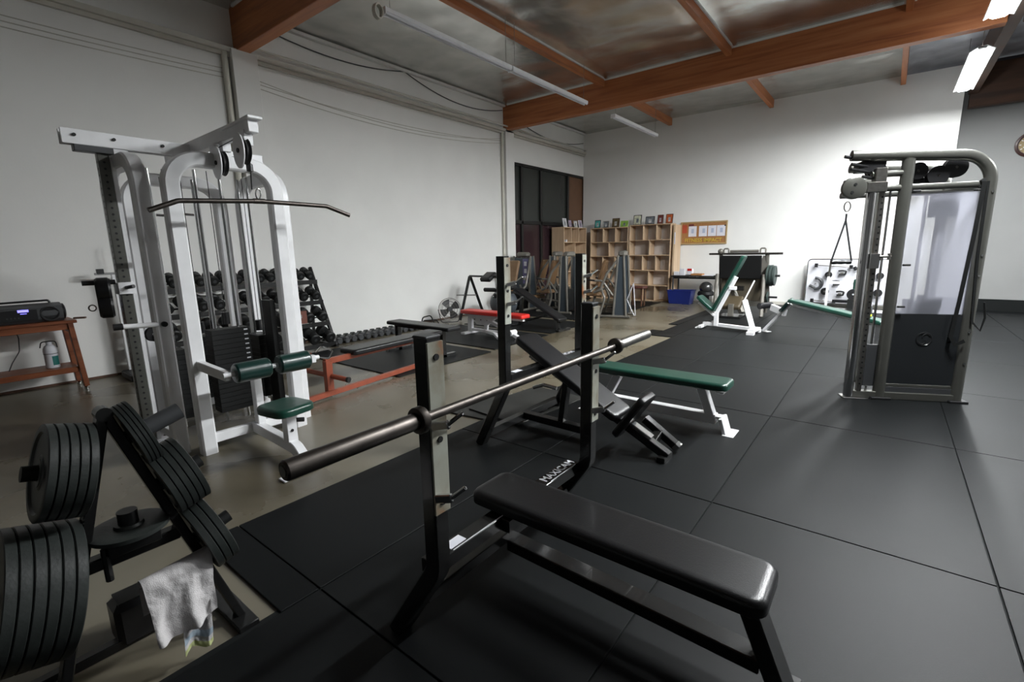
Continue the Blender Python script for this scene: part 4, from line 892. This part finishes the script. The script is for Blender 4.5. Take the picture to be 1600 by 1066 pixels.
# ================================================================ CIRCUIT MACHINES
def circuit(label, x, y, rz, sw=.20, cover=False):
    t = thing('circuit_machine', label, 'exercise machine', (x, y, 0), rz); seatm = 'brown_vinyl'
    def P(name, mb, m): return mb.build(name, m, t, local=True)
    # local: tower at -x, seat at +x
    for ys_ in (-.27, .24): m = MB(); m.prism([(-.40-sw, ys_, .06), (-.40+sw, ys_, .06), (-.36, ys_, 1.34), (-.44, ys_, 1.34)], (0, .03, 0)); P('side_shroud', m, 'slatep')
    if cover: P('stack_cover', MB().box((-.40, 0, .92), (.20, .46, .80), bev=.02), 'slatep')
    P('top_cap', MB().box((-.40, 0, 1.40), (.16, .34, .12), bev=.03), 'grey_tube')
    for a in (-.08, .08): P('guide_rod', MB().cyl((-.40, a, .1), (-.40, a, 1.36), .012, seg=8), 'chrome')
    P('weight_stack', MB().box((-.40, 0, .32), (.12, .26, .50)), 'black_satin')
    for s in (-1, 1):
        P('upright_tube', MB().tube([(-.40+sw+.03, s*.28, .03), (-.34, s*.26, 1.36)], .026, 10), 'grey_tube')
        P('rear_tube', MB().tube([(-.40-sw-.03, s*.28, .03), (-.46, s*.26, 1.36)], .026, 10), 'grey_tube')
        P('arm_tube', MB().tube([(-.34, s*.24, 1.28), (-.12, s*.34, .98), (.02, s*.36, .62), (.16, s*.34, .56)], .028, 10, .14), 'grey_tube')
        P('base_tube', MB().tube([(-.62, s*.28, .035), (.35, s*.30, .035)], .030, 10), 'grey_tube')
        P('hand_grip', MB().cyl((.12, s*.36, .82), (.30, s*.36, .84), .020, seg=10), 'black_plastic')
        P('press_arm', MB().tube([(-.25, s*.30, .50), (-.02, s*.33, .82), (.14, s*.36, .82)], .024, 8, .1), 'grey_tube')
        P('link_tube', MB().tube([(.05, s*.26, .05), (-.06, s*.24, .42), (.04, s*.20, .66)], .026, 8, .12), 'grey_tube')
    P('cross_tube', MB().tube([(.35, -.30, .035), (.35, .30, .035)], .030, 10), 'grey_tube')
    P('seat_post', MB().tube([(.28, 0, .03), (.22, 0, .45)], .03, 10), 'grey_tube'); P('seat_link', MB().tube([(-.2, 0, .25), (.25, 0, .30)], .03, 10), 'grey_tube')
    P('seat', MB().pad((.27, 0, .50), .38, .36, .08, rc=.06), seatm)
    P('back_pad', MB().pad((.06, 0, .96), .62, .30, .08, Matrix.Rotation(PI/2-.30, 4, 'Y'), rc=.04), seatm)
    P('knee_roller', MB().cyl((.50, -.24, .36), (.50, .24, .36), .05, seg=14, bev=.01), seatm)
    P('roller_arm', MB().tube([(.3, .0, .40), (.50, 0, .36)], .018, 8), 'grey_tube')
    return t
MT['slatep'] = mat('slate_shroud', (.042, .055, .068), .38, var=.05)
c1 = circuit('grey circuit machine nearest the dark window, blue-grey shroud with printed label', -7.35, 9.50, -PI/2, .16, True)
pl = MB().box((-.295, .13, .98), (.008, .17, .62), bev=0).build('instruction_label', mat('violet_label', (.13, .12, .26), .4), c1, local=True)
for k in range(3): MB().box((-.289, .13, 1.17-.18*k), (.004, .08, .11), bev=0).build('diagram', 'paper', c1, local=True)
circuit('grey circuit machine with tan back pad left of the near bench\'s far hooked post', -7.16, 10.58, PI, .08)
circuit('grey circuit machine just behind the tall hooked post of the incline bench press', -6.35, 9.83, PI, .09)
circuit('grey circuit machine nearest the oak shelves, with triangular blue-grey side panel', -5.00, 9.80, PI+.25, .11)
t = thing('wire_rack', 'small white folding wire frame beside the blue-grey shroud panel', 'stand', (-4.35, 9.95, 0))
MB().tube([(-4.35, 9.9, .75), (-4.52, 9.95, .38), (-4.36, 10.0, .02)], .010, 8).build('wire_leg', 'white_plastic', t); MB().tube([(-4.35, 9.9, .75), (-4.34, 10.02, .02)], .010, 8).build('wire_leg', 'white_plastic', t)
t = thing('stool', 'low dark brown stool standing in front of the shelves', 'stool', (-5.1, 11.85, 0))
MB().pad((-5.1, 11.85, .50), .46, .30, .06, rc=.04).build('seat', mat('maroon_vinyl', (.09, .03, .022), .5), t)
for x in (-5.26, -4.94):
    for y in (11.76, 11.94): MB().box((x, y, .24), (.035, .035, .47)).build('leg', 'wood_dark', t)
t = thing('preacher_pad', 'small dark brown bolster seat on a stand beside the shroud panel', 'bench', (-5.35, 11.3, 0))
MB().pad((-5.35, 11.3, .60), .34, .26, .12, rc=.05).build('bolster', mat('dark_brown_vinyl', (.045, .022, .016), .5), t); MB().box((-5.35, 11.3, .27), (.06, .06, .54)).build('post', BL, t); MB().box((-5.35, 11.3, .02), (.3, .3, .03)).build('foot', BL, t)

# ================================================================ SHELVES
def shelf(label, x, y, rz, wd, H, rows, dep=.36, name='cubby_shelf'):
    """front faces local -y, origin left-front-bottom corner"""
    t = thing(name, label, 'shelf', (x, y, 0), rz); T = .022
    def P(n, mb, m='oak'): return mb.build(n, m, t, local=True)
    for xx in (T/2, wd-T/2): P('side_panel', MB().box((xx, dep/2, H/2), (T, dep, H)))
    P('back_panel', MB().box((wd/2, dep-.006, H/2), (wd-2*T, .008, H-.02), bev=0), 'oak_back')
    n = len(rows); hs = [(H-T)*k/n for k in range(n+1)]
    for k, h in enumerate(hs): P('shelf_board', MB().box((wd/2, dep/2-.001, h+T/2), (wd-2*T, dep-.014, T)))
    for k, c in enumerate(rows[::-1]):
        for j in range(1, c): P('divider', MB().box((T+(wd-2*T)*j/c, dep/2-.004, (hs[k]+hs[k+1]+T)/2), (T, dep-.03, hs[k+1]-hs[k]-T)))
    return t
rows = [3, 2, 3, 2, 3]
YS = 13.22
shelf('light birch cubby shelf on the back wall, right-hand unit beside the cork board', -5.99, YS, 0, 1.22, 2.16, rows, .40)
shelf('light birch cubby shelf on the back wall, unit nearest the corner', -7.26, YS, 0, 1.24, 2.12, rows, .40)
shelf('light birch cubby shelf standing against the dark window, side panel facing the gym', -7.36, 11.86, PI/2, 1.30, 2.14, rows, .42)
t = thing('leaning_board', 'tall pale plywood board with paper strip right of the shelves', 'board', (-4.70, 13.6, 0))
MB().box((-4.69, 13.5, 1.06), (.05, .50, 2.12)).build('board', 'oak', t); MB().box((-4.66, 13.24, 1.75), (.03, .006, .32), bev=0).build('paper_strip', 'paper', t)
# framed photos
def frame_(x, y, z, rz, w_, h_, pic, fm, label, lean=.18):
    t = thing('picture_frame', label, 'picture frame', (x, y, z), rz, 'photographs standing on the shelves'); R = Matrix.Rotation(-lean, 4, 'X')
    f = MB(); b = .018
    for c, s in (((0, 0, h_-b/2), (w_, .015, b)), ((0, 0, b/2), (w_, .015, b)), ((-w_/2+b/2, 0, h_/2), (b, .015, h_-2*b)), ((w_/2-b/2, 0, h_/2), (b, .015, h_-2*b))): f.box(R @ V(c), s, R)
    f.build('frame', fm, t, local=True)
    MB().box(R @ V((0, .003, h_/2)), (w_-2*b+.004, .004, h_-2*b+.004), R, bev=0).build('photo', MT['pic'][pic], t, local=True)
    MB().box(R @ V((0, -.0005, h_*.42)), (w_*.30, .002, h_*.45), R, bev=0).build('figure_shape', MT['pic']['grey' if pic in ('pale', 'cream', 'white', 'lilac', 'lime') else 'pale'], t, local=True)
    MB().bar((0, .02, h_*.5), (0, .10, .0), .03, .004).build('easel_leg', 'black_plastic', t, local=True)
P3 = [(-7.10, 13.36, 2.125, 0, .20, .24, 'teal', 'black_plastic', 'black-framed teal and white photograph above the corner shelf unit'),
      (-6.83, 13.38, 2.125, 0, .20, .20, 'grey', 'steel', 'grey-framed pale photograph second from the corner on the back wall'),
      (-6.52, 13.40, 2.125, 0, .24, .27, 'sepia', 'wood_dark', 'large dark-framed sepia photograph on the corner shelf unit'),
      (-6.25, 13.42, 2.125, 0, .24, .18, 'lime', 'pic_lime', 'lime green framed picture at the right of the corner unit'),
      (-5.82, 13.36, 2.165, 0, .25, .28, 'cream', 'black_plastic', 'black-framed cream portrait, leftmost on the right-hand shelf unit'),
      (-5.44, 13.36, 2.165, 0, .27, .22, 'grey', 'black_plastic', 'wide dark-framed landscape photograph in the middle of the right-hand unit'),
      (-5.15, 13.38, 2.165, 0, .17, .25, 'maroon', 'wood_dark', 'narrow maroon picture second from the right on the shelves'),
      (-4.90, 13.40, 2.165, 0, .20, .26, 'orange', 'wood_dark', 'orange-brown picture at the far right end of the shelves'),
      (-7.46, 12.10, 2.145, PI/2, .20, .25, 'pale', 'white_plastic', 'pale picture frame nearest the window on the side shelf unit'),
      (-7.46, 12.38, 2.145, PI/2, .20, .22, 'lilac', 'black_plastic', 'black-framed lilac photograph, second on the side shelf unit'),
      (-7.46, 12.70, 2.145, PI/2, .20, .20, 'white', 'steel', 'silver-framed white photograph, third on the side shelf unit'),
      (-7.46, 12.98, 2.145, PI/2, .20, .22, 'lilac', 'white_plastic', 'white-framed violet photograph nearest the corner on the side shelf unit')]
MT['pic_lime'] = MT['pic']['lime']
for a in P3: frame_(*a)
tag(MB().box((-7.40, 12.02, 1.75), (.06, .07, .07), bev=.02).build('paper_cup', 'white_plastic'), 'tiny white cup on the upper board of the side shelf', 'cup').location = (0, 0, 0)

# cork board
t = thing('notice_board', 'cork notice board with four white papers and gold letters', 'notice board', (-4.07, 13.77, 1.88))
MB().box((-4.07, 13.785, 1.885), (1.20, .02, .58)).build('cork_sheet', 'cork', t)
f = MB()
for c, s in (((-4.07, 13.775, 2.175), (1.24, .03, .035)), ((-4.07, 13.775, 1.595), (1.24, .03, .035)), ((-4.67, 13.775, 1.885), (.035, .03, .55)), ((-3.47, 13.775, 1.885), (.035, .03, .55))): f.box(c, s)
f.build('frame', 'cork_frame', t)
for k, x in enumerate((-4.36, -4.08, -3.84, -3.61)): p = MB().box((x, 13.772, 1.93), (.215, .003, .28), bev=0).build('paper_sheet', 'paper', t)
for k, x in enumerate((-4.36, -4.06, -3.83, -3.60)): MB().box((x, 13.770, 1.94), (.07, .002, .12), bev=0).build('small_print', mat('faint_blue_print', (.42, .48, .62), .7), t)
text('lettering', 'FITNESS IMPACT', .135, axes((-4.07, 13.77, 1.685), (1, 0, 0), (0, 0, 1)), 'gold_print', t, bold=True)
MB().box((-4.58, 13.772, 2.0), (.13, .003, .22), bev=0).build('red_flyer', mat('red_flyer', (.42, .07, .03), .7), t)
MB().box((-4.40, 13.772, 2.10), (.14, .003, .05), bev=0).build('dark_banner', mat('dark_red_banner', (.12, .02, .02), .7), t)
MB().box((-3.50, 13.768, 2.06), (.06, .004, .03), bev=0).build('black_clip', 'black_plastic', t)

# TABLE WITH ITEMS, BIN, HELMET-LIKE BALL
t = thing('side_table', 'black-topped narrow table against the back wall below the cork board', 'table', (-4.1, 13.2, 0))
MB().box((-3.95, 13.30, .735), (1.38, .55, .03)).build('tabletop', 'black_satin', t)
for x in (-4.60, -3.30):
    for y in (13.08, 13.52): MB().box((x, y, .36), (.035, .035, .72)).build('leg', 'grey_plastic', t)
MB().box((-3.95, 13.08, .69), (1.30, .02, .05)).build('apron', 'black_satin', t)
t = thing('storage_bin', 'blue plastic storage bin on the floor under the black table', 'bin', (-4.33, 13.0, 0))
MB().ring_skin([[V((x, y, z)) for x, y in ((-4.33-a, 13.0-b), (-4.33+a, 13.0-b), (-4.33+a, 13.0+b), (-4.33-a, 13.0+b))] for a, b, z in ((.27, .17, .002), (.32, .20, .36), (.305, .185, .36), (.26, .16, .02))]).build('bin_body', 'blue_plastic', t)
rr = MB(); rr.tube([V((-4.33+sx*.325, 13.0+sy*.205, .36)) for sx, sy in ((-1, -1), (1, -1), (1, 1), (-1, 1))], .012, 6, closed=True); rr.build('rim', 'blue_plastic', t)
t = thing('dome_ball', 'shiny silver and black half-dome balance ball under the black table', 'ball', (-3.72, 13.1, 0))
MB().sphere((-3.72, 13.1, .44), .17, (1, 1, .95), 22, 12).build('dome', mat('silver_black_rubber', (.10, .10, .10), .22, metal=.7), t); MB().lathe([(.001, 0), (.20, 0), (.21, .03), (.19, .10), (.12, .14), (.001, .14)], (-3.72, 13.1, .24), seg=24).build('ring_base', 'black_satin', t); MB().box((-3.72, 13.1, .12), (.26, .26, .24)).build('stand', BL, t)
def small(name, label, cat, mb, m): return tag(mb.build(name, m), label, cat)
small('carton', 'small white box at the left end of the black table', 'box', MB().box((-4.56, 13.25, .80), (.14, .10, .10)), 'white_plastic')
small('carton', 'tall white box second on the black table', 'box', MB().box((-4.41, 13.25, .84), (.13, .10, .18)), 'white_plastic')
t = thing('tissue_pack', 'red and white packet standing on the black table', 'packet', (-4.22, 13.3, .75)); MB().box((-4.22, 13.3, .84), (.16, .10, .18), bev=.02).build('wrapper', 'white_plastic', t); MB().box((-4.22, 13.245, .90), (.12, .006, .06), bev=0).build('red_band', 'red_vinyl', t)
small('tray', 'flat orange-brown tray lying on the black table', 'tray', MB().box((-4.02, 13.3, .775), (.30, .24, .05), bev=.01), 'cork')
small('magazine', 'pale papers lying near the right end of the black table', 'paper', MB().box((-3.72, 13.28, .757), (.30, .22, .012), bev=.002), 'paper')
small('clipboard', 'black clipboard lying at the right end of the black table', 'clipboard', MB().box((-3.42, 13.22, .76), (.24, .30, .02), bev=.004), 'black_plastic')

# ================================================================ LEG PRESS
MT['matte_black'] = mat('matte_black', (.006, .006, .006), .8, spec=.2)
MT['olive'] = mat('dark_olive_paint', (.075, .062, .042), .5)
t = thing('leg_press', 'grey leg press machine with big black foot plate near the back wall', 'exercise machine', (-2.5, 11.5, 0))
MB(Matrix.Translation((-2.53, 11.35, 1.06)) @ Matrix.Rotation(.12, 4, 'X')).pad((0, 0, 0), .84, .50, .05, Matrix.Rotation(PI/2, 4, 'X'), rc=.02, e=.01).build('foot_platform', 'matte_black', t)
MB().cyl((-3.22, 11.45, 1.345), (-1.74, 11.45, 1.345), .022).build('top_bar', 'dull_steel', t); MB().cyl((-2.98, 11.45, .88), (-1.76, 11.45, .88), .022).build('weight_bar', 'black_satin', t); MB().cyl((-2.1, 11.45, .42), (-1.78, 11.45, .42), .022).build('weight_bar', 'black_satin', t)
for x in (-2.86, -2.12): MB().tube([(x-.05, 11.45, 1.34), (x-.05, 11.45, 1.46), (x+.05, 11.45, 1.46), (x+.05, 11.45, 1.34)], .016, 8, .03).build('bar_hook', 'grey_tube', t)
MB().cyl((-2.78, 11.45, 1.40), (-2.2, 11.45, 1.40), .03, seg=14).build('roller_bar', 'grey_tube', t); MB().sphere((-2.98, 11.45, 1.40), .06, seg=14).build('end_ball', 'grey_tube', t)
for x in (-2.98, -2.04):
    MB().tube([(x, 11.5, 1.36), (x, 11.75, .05)], .042, 10).build('upright', 'grey_tube', t); MB().tube([(x, 11.3, .9), (x+.08, 10.9, .05)], .038, 10).build('slide_rail', 'grey_tube', t)
MB().prism([(-2.12, 11.5, 1.3), (-2.02, 11.5, 1.3), (-1.92, 11.5, .2), (-2.45, 11.5, .2)], (0, .05, 0)).build('side_cover', 'grey_tube', t)
MB().pad((-2.6, 10.95, .32), .5, .42, .10, Matrix.Rotation(.5, 4, 'X'), rc=.05).build('seat', mat('dark_olive_vinyl', (.06, .045, .025), .5), t); MB().bar((-2.75, 10.85, .04), (-2.3, 10.85, .04), .5, .05).build('base_frame', 'black_metal', t)
MB().box((-2.50, 11.52, .58), (.86, .06, .52)).build('rear_plate', 'olive', t); MB().bar((-2.6, 11.2, .55), (-2.35, 11.0, .1), .08, .10).build('carriage_link', 'grey_tube', t); MB().box((-2.55, 11.1, .62), (.36, .10, .10)).build('carriage', 'black_metal', t)
MB().box((-2.52, 10.75, .16), (.10, .10, .30)).build('front_post', 'grey_tube', t)
for k, (x, z, r, T) in enumerate(((-2.00, .88, .225, .05), (-1.945, .88, .225, .05), (-1.89, .88, .21, .05), (-1.98, .42, .12, .04))):
    q = thing('weight_plate', ['inner dark green-grey plate', 'middle dark green-grey plate', 'outer dark green-grey plate', 'small plate on the lower bar'][k] + ' on the leg press', 'weight plate', (x, 11.45, z))
    MB().lathe([(.024, 0), (r*.8, .004), (r*.85, 0), (r, .004), (r, T-.006), (r*.85, T), (r*.8, T-.01), (.024, T-.006)], (x, 11.45, z), (1, 0, 0), 32, closed=True).build('disc', mat('green_grey_iron', (.03, .045, .04), .5), q)

# ================================================================ GREEN INCLINE BENCH (white frame)
t = thing('incline_bench', 'white-framed incline bench with upright green back pad by the leg press', 'bench', (-2.2, 9.15, 0))
MB().bar((-2.62, 9.18, .10), (-1.74, 9.02, .09), .06, .06).build('base_rail', WM, t)
MB().bar((-2.38, 9.12, .08), (-2.38, 9.12, .34), .07, .07, up=(1, 0, 0)).build('front_post', WM, t)
MB().bar((-2.40, 9.12, .26), (-2.08, 9.12, .98), .06, .06, up=(1, 0, 0)).build('back_rail', WM, t)
MB().bar((-2.41, 9.10, .27), (-2.70, 9.10, .50), .05, .04).build('seat_rail', WM, t)
incl((-2.40, 9.12, .33), (-1.93, 9.12, 1.33), .26, .06, 0, 'back_pad', 'green_vinyl', t, off=.045)
incl((-2.44, 9.12, .37), (-2.72, 9.12, .60), .30, .06, 0, 'seat', 'green_vinyl', t, off=.02)
MB().bar((-1.74, 9.05, .08), (-1.92, 9.12, .58), .06, .08, up=(1, 0, 0)).build('rear_post', WM, t); MB().bar((-1.93, 9.12, .56), (-1.80, 9.2, .92), .022, .022, up=(1, 0, 0)).build('support_bar', WM, t)
MB().box((-2.13, 9.12, .78), (.12, .08, .06)).build('adjust_bracket', WM, t)
f = MB(); f.bar((-1.73, 8.82, .08), (-1.69, 9.20, .08), .10, .05); f.box((-1.73, 8.84, .035), (.12, .12, .06)); f.box((-1.69, 9.20, .035), (.10, .10, .06)); f.build('rear_foot', WM, t)
f = MB(); f.bar((-2.62, 8.98, .06), (-2.62, 9.42, .06), .06, .05); f.box((-2.68, 9.2, .02), (.10, .30, .03)); f.build('front_foot', WM, t)
MB().bar((-2.44, 9.14, .12), (-2.36, 9.14, .18), .04, .08).build('gusset', WM, t)

# GREEN DECLINE BENCH
t = thing('decline_bench', 'green-padded decline bench with white legs behind the pulley trainer', 'bench', (-.6, 8.7, 0))
incl((-1.17, 9.04, .61), (.10, 8.12, .45), .28, .055, 0, 'back_pad', 'green_vinyl', t, off=.0)
incl((-1.20, 9.07, .60), (-1.32, 9.16, .44), .28, .06, 0, 'knee_pad', 'dgreen_vinyl', t, off=.01)
MB().bar((-1.20, 9.06, .56), (-1.62, 9.32, .02), .05, .05).build('leg', WM, t); MB().bar((-1.62, 9.36, .012), (-1.52, 9.30, .012), .10, .02).build('foot', WM, t)
MB().bar((-1.27, 9.13, .385), (-1.52, 9.31, .455), .06, .11).build('leg_arm', WM, t); MB().cyl((-1.70, 9.22, .47), (-1.56, 9.52, .47), .055, seg=18, bev=.012).build('ankle_roller', 'black_vinyl', t)
MB().bar((-1.15, 9.02, .54), (.06, 8.15, .40), .05, .04).build('slope_rail', WM, t); MB().bar((.0, 8.22, .42), (.02, 8.42, .02), .06, .09, up=(1, 0, 0)).build('leg', WM, t); MB().box((.02, 8.42, .012), (.34, .08, .02)).build('foot', WM, t)
t = thing('sports_bottle', 'small bottle with yellow-green band standing on the decline bench pad', 'bottle', (-.13, 8.30, .50))
MB().lathe([(.001, 0), (.033, 0), (.035, .01), (.035, .13), (.02, .16), (.018, .19), (.001, .19)], (-.13, 8.30, .507), seg=18).build('bottle_body', 'grey_plastic', t)
MB().lathe([(.0355, 0), (.0365, 0), (.0365, .03), (.0355, .03)], (-.13, 8.30, .515), seg=18, closed=True).build('yellow_band', mat('lime_yellow', (.55, .6, .05), .5), t); MB().lathe([(.021, 0), (.023, 0), (.023, .05), (.001, .052)], (-.13, 8.30, .66), seg=14).build('cap', 'white_plastic', t)

# ================================================================ WHITE ATTACHMENT BOARD
t = thing('attachment_board', 'white wall board full of hanging black cable handles at the back wall', 'board', (-.7, 13.5, 0))
MB().pad((-.68, 13.52, .66), 1.66, 1.04, .04, Matrix.Rotation(PI/2, 4, 'X'), rc=.06, e=.008).build('panel', 'white_plastic', t)
MB().box((-1.50, 13.55, .55), (.03, .06, 1.08)).build('side_frame', 'grey_plastic', t); MB().tube([(-1.50, 13.5, .14), (-1.50, 13.5, 1.17), (.14, 13.5, 1.17), (.14, 13.5, .14)], .012, 8, .08).build('tube_rim', 'chrome', t)
for x in (-1.42, .06): MB().box((x, 13.55, .07), (.05, .08, .14)).build('foot', 'grey_plastic', t)
def attach(kind, x, z, s, lab_, rz=0.):
    o = thing('cable_attachment', lab_, 'attachment', (x, 13.42, z), group='attachments on the white board'); M_ = Matrix.Translation((x, 13.42, z)) @ Matrix.Rotation(rz, 4, 'Y')
    MB(M_).cyl((0, .0, .0), (0, .09, 0), .012, seg=8).build('hook_peg', 'steel', o)
    if kind == 'disc':
        MB(M_).lathe([(s*.30, -.02), (s*.9, -.02), (s, -.01), (s, .01), (s*.9, .02), (s*.30, .02)], (0, 0, 0), (0, 1, 0), 22, closed=True).build('ring_handle', 'black_plastic', o); MB(M_).cyl((0, -.03, 0), (0, .02, 0), s*.3, seg=12).build('hub', 'steel', o)
    elif kind == 'tri':
        MB(M_).tube([(-s, 0, .05), (0, 0, .06), (s, 0, .05), (s*.8, 0, -.03), (-s*.8, 0, -.03)], .020, 8, .02, closed=False).build('stirrup', 'black_plastic', o); MB(M_).box((0, -.01, .0), (s*.9, .03, .04)).build('plate', 'steel', o)
    elif kind == 'arc':
        MB(M_).tube(arc((0, 0, 0), s, -1.9, 1.5, 12, (1, 0, 0), (0, 0, 1)), .035, 8).build('curved_grip', 'grey_plastic', o); MB(M_).cyl((-s*1.0, 0, -.02), (-s*.2, 0, -.10), .03, seg=10).build('grip', 'black_plastic', o)
    else:
        MB(M_).tube([(-s, 0, 0), (s, 0, -.02)], .012, 8).build('bar', 'steel', o); MB(M_).cyl((-s, 0, .04), (-s, 0, -.05), .035, seg=10).build('rubber_end', 'black_plastic', o); MB(M_).cyl((s, 0, .03), (s, 0, -.05), .035, seg=10).build('rubber_end', 'black_plastic', o)
for a in (('arc', -1.30, .60, .13, 'large curved grey attachment at the left of the white board', -.2), ('disc', -1.06, .81, .075, 'round black attachment high on the left half of the board'), ('disc', -1.10, .42, .085, 'round black attachment low on the left half of the board'),
          ('tri', -.80, .85, .075, 'black stirrup handle in the upper row of the board'), ('tri', -.90, .61, .07, 'black stirrup handle in the middle row of the board'), ('tri', -.80, .37, .075, 'black stirrup handle in the lower row of the board'),
          ('disc', -.10, .80, .075, 'round black attachment high on the right half of the board'), ('disc', -.10, .42, .085, 'round black attachment low on the right half of the board'), ('tri', -.26, .60, .06, 'black stirrup handle right of centre on the board'),
          ('bar', -.98, 1.02, .34, 'long steel bar with black ends across the top left of the board', .04), ('bar', -.35, 1.08, .24, 'short steel bar with black ends at the top of the board', -.5), ('bar', -1.12, .20, .22, 'short steel bar with black ends at the bottom left of the board')): attach(*a)

t = thing('row_machine', 'white-framed machine with small green pad in front of the attachment board', 'exercise machine', (-.7, 13.0, 0))
MB().box((-1.02, 13.0, .40), (.05, .05, .78)).build('post', WM, t); MB().cyl((-1.02, 13.0, .78), (-1.0, 13.0, 1.18), .022).build('steel_post', 'steel', t)
MB().bar((-1.02, 13.0, .66), (.15, 12.9, .66), .05, .06).build('arm', WM, t); MB().bar((-1.02, 13.0, .06), (.1, 12.9, .06), .06, .06).build('base_rail', WM, t); MB().box((.10, 12.9, .34), (.05, .05, .62)).build('post', WM, t)
MB().pad((-.46, 12.88, .62), .16, .26, .07, Matrix.Rotation(PI/2, 4, 'X'), rc=.03).build('chest_pad', 'green_vinyl', t)
MB().lathe([(.02, -.03), (.12, -.03), (.12, .03), (.02, .03)], (-.52, 12.84, .42), (0, 1, 0), 22, closed=True).build('cam_wheel', 'black_plastic', t); MB().box((-.50, 12.9, .20), (.22, .20, .22)).build('weight_block', 'black_satin', t); MB().box((-.75, 12.86, .26), (.28, .16, .06)).build('seat', 'black_vinyl', t)

# CLOCK on the recessed wall
t = thing('wall_clock', 'round brown-rimmed clock cut by the right edge of the picture', 'clock', (2.03, 14.58, 3.45))
MB().lathe([(.001, 0), (.24, 0), (.25, .01), (.25, .03), (.21, .045), (.20, .02), (.001, .02)], (2.07, 14.60, 3.44), (0, -1, 0), 36).build('clock_case', mat('clock_brown', (.035, .012, .010), .35), t)
MB().cyl((2.07, 14.583, 3.44), (2.07, 14.570, 3.44), .19, seg=36).build('dial', mat('clock_dial', (.22, .16, .07), .5), t)
MB().bar((2.07, 14.567, 3.44), (1.95, 14.567, 3.38), .03, .02).build('minute_hand', 'white_plastic', t); MB().bar((2.07, 14.565, 3.44), (2.10, 14.565, 3.52), .03, .02).build('hour_hand', 'white_plastic', t)
for k in range(12): MB().box((2.07+.165*math.sin(k*PI/6), 14.567, 3.44+.165*math.cos(k*PI/6)), (.012, .004, .03), Matrix.Rotation(k*PI/6, 4, 'Y'), bev=0).build('hour_mark', 'paper', t)
